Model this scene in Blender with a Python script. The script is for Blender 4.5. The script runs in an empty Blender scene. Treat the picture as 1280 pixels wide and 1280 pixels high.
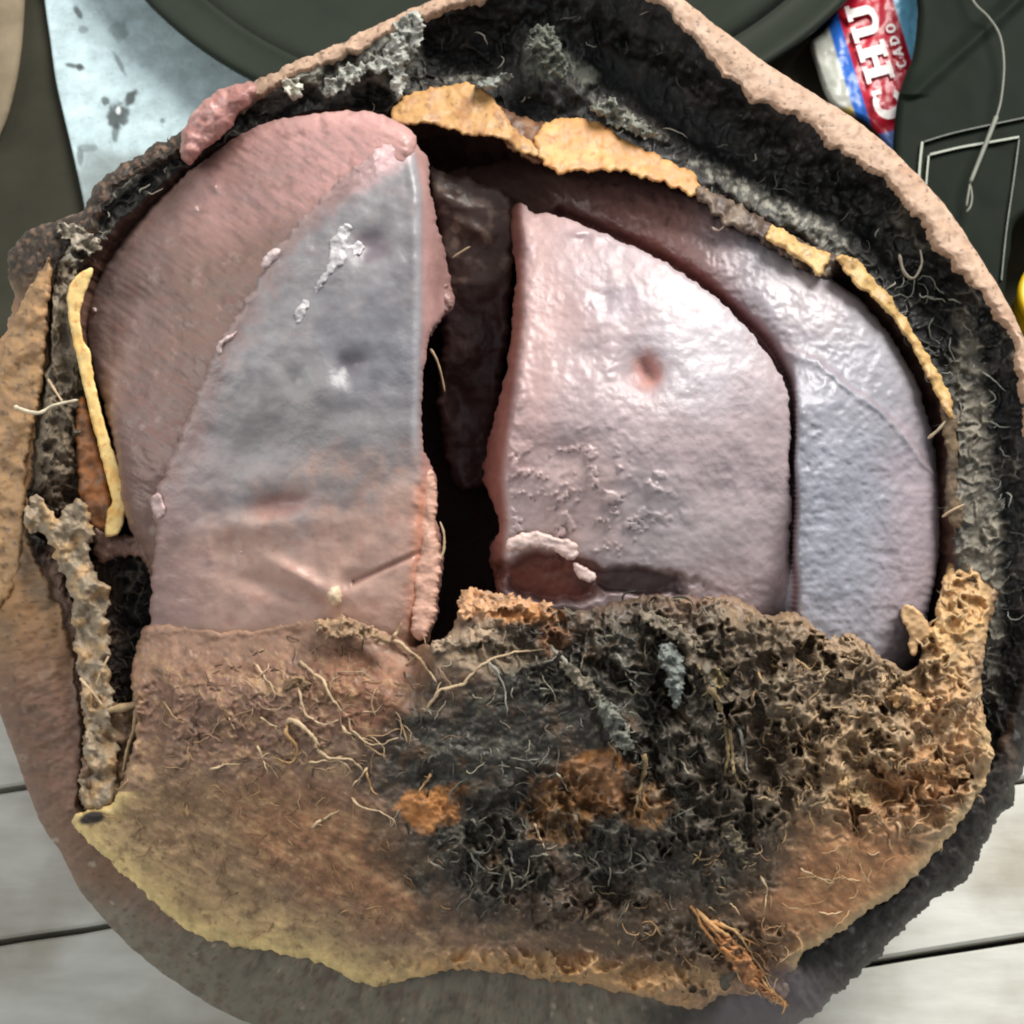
import bpy, math, random
import numpy as np
from mathutils import Vector, Matrix, kdtree

random.seed(7)
rng = np.random.default_rng(7)
scn = bpy.context.scene
COL = scn.collection

# ------------------------------------------------------------------ camera, world, lamps, exposure
HALF = math.radians(17.5)              # half field of view
F = 640.0 / math.tan(HALF)             # focal length in photo pixels (photo is 1280 wide)
S = 0.20 / 1280.0                      # metres per photo pixel at the fruit's widest plane
D = 0.10 / math.tan(HALF)              # camera distance to that plane
PITCH = math.radians(66)
H0 = 0.104                             # height of the fruit's centre over the floor
R3 = Matrix(((1, 0, 0),
             (0, math.sin(PITCH), -math.cos(PITCH)),
             (0, math.cos(PITCH), math.sin(PITCH))))   # fruit frame (right, up, towards viewer) -> world
O = Vector((0, 0, H0))
CAM = O + R3 @ Vector((0, 0, D))
cd = bpy.data.cameras.new("camera")
cam = bpy.data.objects.new("camera", cd)
COL.objects.link(cam)
cam.matrix_world = Matrix.Translation(CAM) @ R3.to_4x4()
cd.sensor_width = 36
cd.angle = 2 * HALF
cd.clip_start = 0.01
cd.clip_end = 50
scn.camera = cam
cd.dof.use_dof = True
cd.dof.focus_distance = D - 110 * S
cd.dof.aperture_fstop = 60

w = bpy.data.worlds.new("World")
scn.world = w
w.use_nodes = True
w.node_tree.nodes["Background"].inputs[0].default_value = (0.88, 0.94, 1.0, 1)
w.node_tree.nodes["Background"].inputs[1].default_value = 0.40


def area(name, d, dist, size, power, color):
    L = bpy.data.lights.new(name, "AREA")
    L.shape = "ELLIPSE"
    L.size, L.size_y = size
    L.energy = power
    L.color = color
    o = bpy.data.objects.new(name, L)
    COL.objects.link(o)
    v = (R3 @ Vector(d)).normalized()
    o.location = O + v * dist
    o.rotation_euler = v.to_track_quat("Z", "Y").to_euler()
    return o


area("window_light", (0.46, 0.90, 0.42), 1.5, (0.95, 0.85), 37, (1.0, 0.97, 0.92))
area("fill_light", (-0.85, 0.22, 0.62), 1.6, (1.0, 1.0), 9.0, (1.0, 0.98, 0.93))  # added fill from the left to brighten floor and fruit; no source seen

scn.view_settings.view_transform = "Standard"
scn.view_settings.look = "None"
scn.view_settings.exposure = 0.0
scn.view_settings.gamma = 1.0
scn.render.resolution_x = scn.render.resolution_y = 1024
scn.cycles.use_denoising = True
scn.cycles.filter_width = 2.0


# ------------------------------------------------------------------ numeric helpers
def lin(c):
    c = np.asarray(c, float) / 255.0
    return np.where(c <= 0.04045, c / 12.92, ((c + 0.055) / 1.055) ** 2.4)


_perm = rng.permutation(4096).astype(np.int64)


def _h(ix, iy, seed):
    return _perm[(ix * 73 + _perm[(iy * 19 + seed * 131) & 4095]) & 4095]


def gnoise(x, y, seed=0):
    x = np.asarray(x, float); y = np.asarray(y, float)
    ix = np.floor(x).astype(np.int64); iy = np.floor(y).astype(np.int64)
    fx = x - ix; fy = y - iy
    u = fx * fx * fx * (fx * (fx * 6 - 15) + 10)
    v = fy * fy * fy * (fy * (fy * 6 - 15) + 10)

    def g(jx, jy):
        a = _h(ix + jx, iy + jy, seed) * (2 * math.pi / 4096)
        return np.cos(a) * (fx - jx) + np.sin(a) * (fy - jy)
    n0 = g(0, 0) * (1 - u) + g(1, 0) * u
    n1 = g(0, 1) * (1 - u) + g(1, 1) * u
    return (n0 * (1 - v) + n1 * v) * 1.5


def fbm(x, y, scale, octv=4, seed=0, gain=0.5):
    x = np.asarray(x, float) / scale; y = np.asarray(y, float) / scale
    a, s, t = 1.0, 0.0, 0.0
    for k in range(octv):
        s = s + a * gnoise(x, y, seed + k * 7)
        t += a
        x, y, a = x * 2.03 + 11.3, y * 2.03 + 5.7, a * gain
    return s / t


def ridged(x, y, scale, octv=3, seed=0):
    x = np.asarray(x, float) / scale; y = np.asarray(y, float) / scale
    a, s, t = 1.0, 0.0, 0.0
    for k in range(octv):
        s = s + a * (1 - np.abs(gnoise(x, y, seed + k * 5)) * 1.6)
        t += a
        x, y, a = x * 2.1 + 3.1, y * 2.1 + 8.7, a * 0.5
    return s / t


def worley(x, y, scale, seed=0, ids=False):
    x = np.asarray(x, float) / scale; y = np.asarray(y, float) / scale
    ix = np.floor(x).astype(np.int64); iy = np.floor(y).astype(np.int64)
    f1 = np.full(x.shape, 9.0); f2 = np.full(x.shape, 9.0); cid = np.zeros(x.shape)
    for jx in (-1, 0, 1):
        for jy in (-1, 0, 1):
            px = ix + jx + _h(ix + jx, iy + jy, seed) / 4096
            py = iy + jy + _h(ix + jx, iy + jy, seed + 3) / 4096
            d = np.hypot(px - x, py - y)
            cid = np.where(d < f1, _h(ix + jx, iy + jy, seed + 9) / 4096, cid)
            f2 = np.minimum(f2, np.maximum(f1, d))
            f1 = np.minimum(f1, d)
    return (f1, f2, cid) if ids else (f1, f2)


def sstep(a, b, x):
    t = np.clip((x - a) / (b - a), 0, 1)
    return t * t * (3 - 2 * t)


def blob(x, y, cx, cy, rx, ry, ang=0, soft=0.35, warp=0.35, scale=60, seed=1):
    c, s = math.cos(math.radians(ang)), math.sin(math.radians(ang))
    dx, dy = x - cx, y - cy
    r = np.hypot((dx * c + dy * s) / rx, (-dx * s + dy * c) / ry)
    if warp:
        r = r + warp * fbm(x, y, scale, 3, seed)
    return 1 - sstep(1 - soft, 1 + soft, r)


def gauss(x, y, cx, cy, r, ry=None, ang=0):
    ry = ry or r
    c, s = math.cos(math.radians(ang)), math.sin(math.radians(ang))
    dx, dy = x - cx, y - cy
    return np.exp(-((dx * c + dy * s) / r) ** 2 - ((-dx * s + dy * c) / ry) ** 2)


def mixc(c, m, col):
    col = lin(col) if not isinstance(col, np.ndarray) else col
    return c * (1 - m[:, None]) + col * m[:, None]


def flat(x, col):
    return np.tile(lin(col), (len(x), 1))


def catmull(pts, closed=True, sp=3.0):
    P = [np.array(p, float) for p in pts]
    n = len(P)
    out = []
    rngi = range(n if closed else n - 1)
    for i in rngi:
        if closed:
            a, b, c, d = P[i - 1], P[i], P[(i + 1) % n], P[(i + 2) % n]
        else:
            a, b, c, d = P[max(i - 1, 0)], P[i], P[i + 1], P[min(i + 2, n - 1)]
        m = max(1, int(np.linalg.norm((c - b)[:2]) / sp))
        for k in range(m):
            t = k / m
            out.append(0.5 * (2 * b + (c - a) * t + (2 * a - 5 * b + 4 * c - d) * t * t + (3 * b - a - 3 * c + d) * t ** 3))
    if not closed:
        out.append(P[-1])
    return np.array(out)


def rough_poly(pts, amp=3, scale=18, seed=0, sp=2.0):
    C = catmull(pts, True, sp)
    T = np.roll(C, -1, 0) - np.roll(C, 1, 0)
    T /= np.linalg.norm(T, axis=1)[:, None] + 1e-9
    N = np.stack([-T[:, 1], T[:, 0]], 1)
    n = fbm(C[:, 0], C[:, 1], scale, 4, seed, 0.6) * amp * 1.7
    return C + N * n[:, None]


# ------------------------------------------------------------------ frames
BASE_LOCAL = R3.transposed() @ Vector((0, 0, -H0))      # floor point under the fruit, in its frame
BL = np.array(BASE_LOCAL)


def fruit_pt(px, py, h):
    """photo pixel + height (in pixels, towards the viewer) -> point in the fruit's own frame"""
    wv = np.asarray(h, float) * S
    k = (D - wv) / F
    return np.stack([(np.asarray(px) - 640) * k, (640 - np.asarray(py)) * k, wv + 0 * k], -1) - BL


R3n = np.array(R3); CAMn = np.array(CAM)


def floor_pt(px, py, z):
    px, py, z = np.broadcast_arrays(np.asarray(px, float), np.asarray(py, float), np.asarray(z, float))
    d = np.stack([(px - 640) / F, (640 - py) / F, -np.ones_like(px)], -1) @ R3n.T
    t = (z - CAMn[2]) / d[..., 2]
    return CAMn + d * t[..., None]


# ------------------------------------------------------------------ mesh helpers
def mesh_obj(name, V, faces, colors, mat, parent=None, smooth=True, flat_from=None):
    """faces: list of (n,4) or (n,3) int arrays"""
    me = bpy.data.meshes.new(name)
    V = np.asarray(V, np.float32)
    fl = [np.asarray(f, np.int32) for f in faces if len(f)]
    me.vertices.add(len(V))
    me.vertices.foreach_set("co", V.ravel())
    loops = np.concatenate([f.ravel() for f in fl])
    tot = np.concatenate([np.full(len(f), f.shape[1], np.int32) for f in fl])
    st = np.concatenate([[0], np.cumsum(tot)[:-1]]).astype(np.int32)
    me.loops.add(len(loops)); me.loops.foreach_set("vertex_index", loops)
    me.polygons.add(len(tot)); me.polygons.foreach_set("loop_start", st)
    me.polygons.foreach_set("loop_total", tot)
    me.update(calc_edges=True)
    me.polygons.foreach_set("use_smooth", np.full(len(tot), smooth))
    if colors is not None:
        a = me.color_attributes.new("Col", "FLOAT_COLOR", "POINT")
        c = np.ones((len(V), 4), np.float32); c[:, :3] = np.clip(colors, 0, 1)
        a.data.foreach_set("color", c.ravel())
    me.materials.append(mat)
    me.validate()
    o = bpy.data.objects.new(name, me)
    COL.objects.link(o)
    if parent:
        o.parent = parent
    return o


def row_inside(P, gx, gy):
    ins = np.zeros((len(gy), len(gx)), bool)
    x0, y0 = P[:, 0], P[:, 1]
    x1, y1 = np.roll(x0, -1), np.roll(y0, -1)
    for i, y in enumerate(gy):
        m = ((y0 <= y) & (y1 > y)) | ((y1 <= y) & (y0 > y))
        xs = np.sort(x0[m] + (y - y0[m]) / (y1[m] - y0[m]) * (x1[m] - x0[m]))
        ins[i] = (np.searchsorted(xs, gx) % 2) == 1
    return ins


def sheet(name, poly, h, col, mat, parent=None, step=2.0, depth=80, skirt_col=None, proj=None, edge=(10, 10), inset=0.0, holes=()):
    """A relief body: outline, front surface of height h(x,y,d) and side walls going back by depth."""
    proj = proj or fruit_pt
    P = np.asarray(poly, float)
    gx = np.arange(P[:, 0].min() - 2 * step, P[:, 0].max() + 2 * step, step)
    gy = np.arange(P[:, 1].min() - 2 * step, P[:, 1].max() + 2 * step, step) + 0.0137
    ins = row_inside(P, gx, gy)
    allP = [P]
    for hp in holes:
        ins &= ~row_inside(np.asarray(hp), gx, gy)
        allP.append(np.asarray(hp))
    cell = ins[:-1, :-1] | ins[1:, :-1] | ins[:-1, 1:] | ins[1:, 1:]
    used = np.zeros_like(ins)
    used[:-1, :-1] |= cell; used[1:, :-1] |= cell; used[:-1, 1:] |= cell; used[1:, 1:] |= cell
    idx = -np.ones(ins.shape, np.int64)
    idx[used] = np.arange(used.sum())
    YY, XX = np.meshgrid(gy, gx, indexing="ij")
    x, y, inn = XX[used].copy(), YY[used].copy(), ins[used]
    dense = []
    for Q in allP:
        nx = np.roll(Q, -1, 0)
        m = max(1, int(np.ceil(np.linalg.norm(nx - Q, axis=1).max() / 0.6)))
        m = min(m, 6) if len(Q) > 100 else min(m, 200)
        dense.append(np.concatenate([Q + (nx - Q) * (k / m) for k in range(m)]))
    dense = np.concatenate(dense)
    kd = kdtree.KDTree(len(dense))
    for i, p in enumerate(dense):
        kd.insert((p[0], p[1], 0), i)
    kd.balance()
    d = np.empty(len(x))
    lim = edge[0] + 60
    fnd = kd.find
    # distances only where they can matter: coarse pass first
    for i in range(len(x)):
        co, j, dd = fnd((x[i], y[i], 0))
        if inn[i]:
            d[i] = dd
        else:
            d[i] = 0
            x[i], y[i] = co[0], co[1]
    hh = h(x, y, d)
    r, drop = edge
    if drop:
        t = np.clip(1 - d / r, 0, 1)
        hh = hh - drop * (1 - np.sqrt(np.clip(1 - t * t, 0, 1)))
    V = proj(x, y, hh)
    C = col(x, y, d)
    a, b, c_, e = idx[:-1, :-1][cell], idx[1:, :-1][cell], idx[1:, 1:][cell], idx[:-1, 1:][cell]
    quads = np.stack([a, b, c_, e], 1)
    # boundary loops -> side walls on duplicated vertices
    E = np.concatenate([quads[:, [0, 1]], quads[:, [1, 2]], quads[:, [2, 3]], quads[:, [3, 0]]])
    n = len(x)
    key = E[:, 0] * n + E[:, 1]
    rev = E[:, 1] * n + E[:, 0]
    bd = E[~np.isin(key, rev)]
    if depth and len(bd):
        bv = np.unique(bd)
        mp = -np.ones(n, np.int64); mp[bv] = np.arange(len(bv))
        cx, cy = x.mean(), y.mean()
        rings = [V[bv]]
        nr = 4
        for k in range(1, nr + 1):
            t = k / nr
            f = 1 - inset * t
            rings.append(proj(cx + (x[bv] - cx) * f, cy + (y[bv] - cy) * f, hh[bv] - depth * t))
        sv = np.concatenate(rings)
        m = len(bv)
        sc = np.tile(C[bv], (nr + 1, 1))
        if skirt_col is not None:
            sc[m:] = lin(skirt_col)
        fs = []
        for k in range(nr):
            o0 = n + k * m; o1 = o0 + m
            fs.append(np.stack([mp[bd[:, 1]] + o0, mp[bd[:, 0]] + o0, mp[bd[:, 0]] + o1, mp[bd[:, 1]] + o1], 1))
        V = np.concatenate([V, sv]); C = np.concatenate([C, sc])
        quads = np.concatenate([quads] + fs)
    return mesh_obj(name, V, [quads], C, mat, parent)


class Tubes:
    """collects tapered tubes (photo px, px, height) into one mesh"""
    def __init__(self):
        self.V, self.Fq, self.C, self.n = [], [], [], 0

    def add(self, pts, r0, r1, col, proj=None, sides=5, wob=0.0):
        P = (proj or fruit_pt)(pts[:, 0], pts[:, 1], pts[:, 2])
        n = len(P)
        T = np.gradient(P, axis=0)
        T /= np.linalg.norm(T, axis=1)[:, None] + 1e-12
        ref = np.array([0.13, 0.21, 0.97])
        A = np.cross(T, ref); A /= np.linalg.norm(A, axis=1)[:, None] + 1e-12
        B = np.cross(T, A)
        t = np.linspace(0, 1, n)
        rad = (r0 + (r1 - r0) * t) * S
        if wob:
            rad = rad * (1 + wob * rng.normal(size=n).clip(-1.5, 1.5))
        rad[-1] *= 0.25
        rad[0] *= 0.5
        for k in range(sides):
            an = 2 * math.pi * k / sides
            self.V.append(P + (A * math.cos(an) + B * math.sin(an)) * rad[:, None])
            c = np.tile(np.asarray(col, float), (n, 1)) if np.ndim(col) == 1 else col
            self.C.append(c)
        for k in range(sides):
            a = self.n + k * n; b = self.n + ((k + 1) % sides) * n
            i = np.arange(n - 1)
            self.Fq.append(np.stack([a + i, a + i + 1, b + i + 1, b + i], 1))
        self.n += n * sides

    def build(self, name, mat, parent=None):
        return mesh_obj(name, np.concatenate(self.V), [np.concatenate(self.Fq)], np.concatenate(self.C), mat, parent)


# ------------------------------------------------------------------ materials
def mat_attr(name, rough=0.6, spec=0.5, var=0.25, vscale=300, bump=0.3, bscale=900, bdist=0.0006, coat=0.0, sss=0.0, rvar=0.15, coat_rough=0.2):
    m = bpy.data.materials.new(name)
    m.use_nodes = True
    nt = m.node_tree; N = nt.nodes; L = nt.links
    b = N["Principled BSDF"]
    at = N.new("ShaderNodeAttribute"); at.attribute_name = "Col"
    tc = N.new("ShaderNodeTexCoord")
    nz = N.new("ShaderNodeTexNoise"); nz.inputs["Scale"].default_value = vscale; nz.inputs["Detail"].default_value = 6
    nz.inputs["Roughness"].default_value = 0.65
    L.new(tc.outputs["Object"], nz.inputs["Vector"])
    mr = N.new("ShaderNodeMapRange")
    mr.inputs[1].default_value = 0.3; mr.inputs[2].default_value = 0.7
    mr.inputs[3].default_value = 1 - var; mr.inputs[4].default_value = 1 + var
    L.new(nz.outputs["Fac"], mr.inputs[0])
    mx = N.new("ShaderNodeVectorMath"); mx.operation = "SCALE"
    L.new(at.outputs["Color"], mx.inputs[0]); L.new(mr.outputs[0], mx.inputs["Scale"])
    L.new(mx.outputs[0], b.inputs["Base Color"])
    nb = N.new("ShaderNodeTexNoise"); nb.inputs["Scale"].default_value = bscale; nb.inputs["Detail"].default_value = 5
    nb.inputs["Roughness"].default_value = 0.6
    L.new(tc.outputs["Object"], nb.inputs["Vector"])
    bp = N.new("ShaderNodeBump"); bp.inputs["Strength"].default_value = bump; bp.inputs["Distance"].default_value = bdist
    nm = N.new("ShaderNodeTexNoise"); nm.inputs["Scale"].default_value = 70; nm.inputs["Detail"].default_value = 3
    L.new(tc.outputs["Object"], nm.inputs["Vector"])
    mm = N.new("ShaderNodeMapRange"); mm.inputs[1].default_value = 0.38; mm.inputs[2].default_value = 0.62
    mm.inputs[3].default_value = 0.15; mm.inputs[4].default_value = 1.7
    L.new(nm.outputs["Fac"], mm.inputs[0])
    mu = N.new("ShaderNodeMath"); mu.operation = "MULTIPLY"
    L.new(nb.outputs["Fac"], mu.inputs[0]); L.new(mm.outputs[0], mu.inputs[1])
    L.new(mu.outputs[0], bp.inputs["Height"]); L.new(bp.outputs[0], b.inputs["Normal"])
    if rvar:
        m2 = N.new("ShaderNodeMapRange")
        m2.inputs[1].default_value = 0.3; m2.inputs[2].default_value = 0.7
        m2.inputs[3].default_value = max(0.05, rough - rvar); m2.inputs[4].default_value = min(1, rough + rvar)
        L.new(nz.outputs["Fac"], m2.inputs[0]); L.new(m2.outputs[0], b.inputs["Roughness"])
    else:
        b.inputs["Roughness"].default_value = rough
    b.inputs["Specular IOR Level"].default_value = spec
    if coat:
        b.inputs["Coat Weight"].default_value = coat
        b.inputs["Coat Roughness"].default_value = coat_rough
        L.new(bp.outputs[0], b.inputs["Coat Normal"])
    if sss:
        b.inputs["Subsurface Weight"].default_value = sss
        b.inputs["Subsurface Radius"].default_value = (0.9, 0.5, 0.35)
        b.inputs["Subsurface Scale"].default_value = 0.0022
    return m


M_PULP = mat_attr("seed_pulp", rough=0.42, spec=0.4, var=0.12, vscale=180, bump=0.24, bscale=800, bdist=0.0005, coat=0.26, sss=0.08, rvar=0.16, coat_rough=0.30)
M_HUSK = mat_attr("husk", rough=0.62, spec=0.45, var=0.45, vscale=400, bump=0.35, bscale=1000, bdist=0.0006, rvar=0.28)
M_RIND = mat_attr("rind", rough=0.6, spec=0.4, var=0.16, vscale=260, bump=0.22, bscale=900, bdist=0.0004, rvar=0.12)
M_SHELL = mat_attr("shell", rough=0.5, spec=0.45, var=0.18, vscale=420, bump=0.15, bscale=700, bdist=0.0004, sss=0.15)
M_COVER = mat_attr("shell_cover", rough=0.55, spec=0.45, var=0.30, vscale=300, bump=0.32, bscale=800, bdist=0.0006, rvar=0.25)
M_FIBRE = mat_attr("fibre", rough=0.6, spec=0.4, var=0.25, vscale=700, bump=0.2, bscale=1500, bdist=0.0003, sss=0.0)


def plain(name, rgb, rough=0.5, spec=0.5, metal=0.0, var=0.15, vscale=60, bump=0.1, bscale=300, bdist=0.0005):
    m = mat_attr(name, rough, spec, var, vscale, bump, bscale, bdist, rvar=0.08)
    nt = m.node_tree
    at = [n for n in nt.nodes if n.type == "ATTRIBUTE"][0]
    c = nt.nodes.new("ShaderNodeRGB"); c.outputs[0].default_value = (*lin(rgb), 1)
    for l in list(at.outputs["Color"].links):
        nt.links.new(c.outputs[0], l.to_socket)
    nt.nodes.remove(at)
    nt.nodes["Principled BSDF"].inputs["Metallic"].default_value = metal
    return m


def empty(name, loc, label=None, cat=None, kind=None):
    o = bpy.data.objects.new(name, None)
    COL.objects.link(o)
    o.location = loc
    o.empty_display_size = 0.02
    if label: o["label"] = label
    if cat: o["category"] = cat
    if kind: o["kind"] = kind
    return o


def tag(o, label, cat):
    o["label"] = label; o["category"] = cat
    return o


# ------------------------------------------------------------------ floor of pale boards
floor = empty("floor", (0, 0, 0), kind="structure")
a0 = floor_pt(0, 1181, 0); a1 = floor_pt(145, 1158, 0)
fd = (a1 - a0)[:2]; fd /= np.linalg.norm(fd)
fn = np.array([-fd[1], fd[0]])                       # away from the viewer
yaw = math.atan2(fd[1], fd[0])
j = [float(np.dot(floor_pt(*p, 0)[:2], fn)) for p in ((0, 988), (0, 1181), (1195, 1187))]
print("joints", j)
WID = (j[0] - j[2]) / 2


def board_mat():
    m = bpy.data.materials.new("grey_board")
    m.use_nodes = True
    nt = m.node_tree; N = nt.nodes; L = nt.links; b = N["Principled BSDF"]
    tc = N.new("ShaderNodeTexCoord")
    mp = N.new("ShaderNodeMapping"); mp.inputs["Scale"].default_value = (14, 60, 60)
    oi = N.new("ShaderNodeObjectInfo")
    ad = N.new("ShaderNodeVectorMath"); ad.operation = "ADD"
    L.new(tc.outputs["Object"], ad.inputs[0]); L.new(oi.outputs["Location"], ad.inputs[1])
    L.new(ad.outputs[0], mp.inputs["Vector"])
    n1 = N.new("ShaderNodeTexNoise"); n1.inputs["Scale"].default_value = 3; n1.inputs["Detail"].default_value = 7
    n1.inputs["Roughness"].default_value = 0.6
    L.new(mp.outputs[0], n1.inputs["Vector"])
    cr = N.new("ShaderNodeValToRGB")
    cr.color_ramp.elements[0].position = 0.3; cr.color_ramp.elements[0].color = (*lin((190, 189, 179)), 1)
    cr.color_ramp.elements[1].position = 0.66; cr.color_ramp.elements[1].color = (*lin((212, 212, 203)), 1)
    L.new(n1.outputs["Fac"], cr.inputs[0])
    n2 = N.new("ShaderNodeTexNoise"); n2.inputs["Scale"].default_value = 26; n2.inputs["Detail"].default_value = 5
    L.new(ad.outputs[0], n2.inputs["Vector"])
    c2 = N.new("ShaderNodeValToRGB")
    c2.color_ramp.elements[0].position = 0.33; c2.color_ramp.elements[0].color = (*lin((190, 178, 160)), 1)
    c2.color_ramp.elements[1].position = 0.55; c2.color_ramp.elements[1].color = (1, 1, 1, 1)
    L.new(n2.outputs["Fac"], c2.inputs[0])
    mx = N.new("ShaderNodeMix"); mx.data_type = "RGBA"; mx.blend_type = "MULTIPLY"; mx.inputs[0].default_value = 0.75
    L.new(cr.outputs[0], mx.inputs[6]); L.new(c2.outputs[0], mx.inputs[7])
    L.new(mx.outputs[2], b.inputs["Base Color"])
    b.inputs["Roughness"].default_value = 0.5
    bp = N.new("ShaderNodeBump"); bp.inputs["Strength"].default_value = 0.25; bp.inputs["Distance"].default_value = 0.0005
    L.new(n1.outputs["Fac"], bp.inputs["Height"]); L.new(bp.outputs[0], b.inputs["Normal"])
    return m


M_BOARD = board_mat()
M_GAP = plain("board_gap", (46, 44, 42), 0.9)
bed = mesh_obj("floor_bed", [(-1.5, -1.5, -0.008), (1.5, -1.5, -0.008), (1.5, 1.5, -0.008), (-1.5, 1.5, -0.008)], [[(0, 1, 2, 3)]], None, M_GAP, floor, smooth=False)
for i in range(-14, 22):
    top = j[0] + i * WID
    gap = 0.0008
    lo, hi = top - WID + gap, top - gap
    n = 200
    xs = np.linspace(-1.3, 1.3, n)
    bv = 0.0006
    ring = []
    e1 = fbm(xs * 1000, xs * 0 + i * 91, 16, 3, 5) * 0.0006
    e2 = fbm(xs * 1000, xs * 0 + i * 57, 16, 3, 6) * 0.0006
    for (yy, zz) in ((lo + e1, -0.0075 + 0 * xs), (lo + e1, -bv + 0 * xs), (lo + bv + e1, 0 * xs), (hi - bv + e2, 0 * xs), (hi + e2, -bv + 0 * xs), (hi + e2, -0.0075 + 0 * xs)):
        ring.append(np.stack([xs * fd[0] + yy * fn[0], xs * fd[1] + yy * fn[1], zz], 1))
    V = np.concatenate(ring)
    q = []
    k = np.arange(n - 1)
    for r in range(5):
        q.append(np.stack([r * n + k, r * n + k + 1, (r + 1) * n + k + 1, (r + 1) * n + k], 1))
    V = V.copy()
    o = mesh_obj("board", V, [np.concatenate(q)], None, M_BOARD, floor, smooth=False)

# ------------------------------------------------------------------ dark mat under the things behind
M_MAT = mat_attr("olive_rubber", rough=0.8, spec=0.05, var=0.15, vscale=50, bump=0.2, bscale=500, bdist=0.0004)
mat_poly = catmull([(-120, -160), (-130, 20), (-120, 200), (-80, 400), (0, 600), (200, 700), (700, 720), (1100, 700), (1330, 640), (1480, 500), (1500, 100), (1480, -180), (700, -200), (100, -190)], True, 8)


def m_h(x, y, d):
    return 0.004 + 0.0008 * fbm(x, y, 200, 2, 3) + 0 * d


mo = sheet("rubber_mat", mat_poly, m_h, lambda x, y, d: flat(x, (56, 55, 46)) * (1 + 0.2 * fbm(x, y, 120, 3, 4))[:, None], M_MAT,
           step=8, depth=0.0035, proj=floor_pt, edge=(24, 0.0022))
tag(mo, "dark olive mat lying on the pale boards behind the fruit", "mat")

bs = sheet("shaded_floor_strip", catmull([(-110, -90), (33, -90), (31, 0), (27, 60), (19, 110), (4, 160), (-20, 190), (-110, 210)], True, 4), lambda x, y, d: 0.0085 + 0.0008 * fbm(x, y, 40, 3, 33) + 0 * d,
           lambda x, y, d: flat(x, (128, 116, 96)) * (1 + 0.3 * fbm(x, y, 34, 4, 34))[:, None], M_MAT, step=3, depth=0.003, proj=floor_pt, edge=(12, 0.002))  # added strip; its brown carries the shade on the floor
tag(bs, "brown strip toned as floor in shade, lying at the upper left corner on the dark mat", "shaded_floor")

# ------------------------------------------------------------------ galvanised sheet
M_GALV = mat_attr("galvanised", rough=0.65, spec=0.2, var=0.2, vscale=160, bump=0.15, bscale=300, bdist=0.0004, rvar=0.12)
M_GALV.node_tree.nodes["Principled BSDF"].inputs["Metallic"].default_value = 0.0
galv_poly = catmull([(52, -60), (56, 0), (63, 50), (70, 100), (80, 145), (92, 195), (105, 255), (118, 330), (240, 420), (420, 330), (560, 200), (640, -60), (400, -120), (150, -110)], True, 4)


def g_col(x, y, d):
    c = flat(x, (184, 204, 208))
    f1, f2 = worley(x, y, 16, 4)
    spang = _h(np.floor(x / 9 + 2 * gnoise(x / 14, y / 14, 3)).astype(np.int64), np.floor(y / 9 + 2 * gnoise(x / 14, y / 14, 8)).astype(np.int64), 5) / 4096
    c = c * (1 + 0.10 * (spang - 0.5) + 0.22 * fbm(x, y, 40, 4, 9))[:, None]
    c = mixc(c, 0.75 * blob(x, y, 180, 235, 120, 50, 0, 0.5, 0.5, 50, 2), (118, 124, 120))
    for (cx, cy, rx, ry, an, st) in ((147, 145, 13, 16, 20, .9), (163, 122, 6, 12, 35, .9), (132, 126, 5, 6, 0, .8), (97, 15, 4, 9, -25, .8), (95, 83, 13, 3, 12, .8), (100, 84, 4, 5, 0, .8), (150, 80, 3, 16, -28, .55), (104, 37, 6, 5, 0, .5), (203, 151, 3, 3, 0, .6), (148, 38, 12, 12, 0, .4), (145, 165, 5, 12, 8, .7), (100, 195, 4, 12, 0, .6), (110, 185, 12, 5, 0, .5)):
        c = mixc(c, st * blob(x, y, cx, cy, rx, ry, an, 0.3, 0.5, 9, int(cx)), (66, 70, 70))
    c = mixc(c, 0.9 * blob(x, y, 148, 138, 3, 5, 0, .3, .2, 9, 3), (225, 230, 230))
    sp = fbm(x, y, 5, 3, 22)
    c = mixc(c, 0.35 * sstep(0.38, 0.55, sp), (90, 96, 98))
    return c


go = sheet("metal_sheet", galv_poly, lambda x, y, d: 0.0075 + 0.0009 * fbm(x, y, 130, 2, 12) + 0 * d, g_col, M_GALV, step=1.6, depth=0.0008, proj=floor_pt, edge=(2, 0.0003))
tag(go, "pale blue grey galvanised metal sheet with dark scuffs, lying under the green basin", "metal sheet")

# ------------------------------------------------------------------ dark green basin
ZR = 0.0085 + (0.0452 - 0.0085) * 0.42
pa, pb, pc = [floor_pt(*p, ZR)[:2] for p in ((185, 0), (316, 96), (1055, 0))]


def circ(a, b, c):
    A = np.array([[2 * (b - a)[0], 2 * (b - a)[1]], [2 * (c - a)[0], 2 * (c - a)[1]]])
    r = np.array([b @ b - a @ a, c @ c - a @ a])
    o = np.linalg.solve(A, r)
    return o, np.linalg.norm(a - o)


bc, br = circ(pa, pb, pc)
print("basin", bc, br)
M_GREEN = plain("dark_green_plastic", (45, 50, 43), 0.5, 0.05, 0, 0.12, 30, 0.12, 400, 0.0004)
prof = [(0.0, 0.006), (0.70, 0.006), (0.74, 0.009), (0.80, 0.030), (0.845, 0.0375), (0.895, 0.0385), (0.905, 0.0393), (0.910, 0.0394), (0.916, 0.0390), (0.955, 0.0402), (0.963, 0.0422), (0.975, 0.0440), (0.99, 0.0452), (1.0, 0.0440), (1.0, 0.0395), (0.985, 0.0375), (0.94, 0.033), (0.80, 0.012), (0.77, 0.0092), (0.0, 0.0092)]
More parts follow.
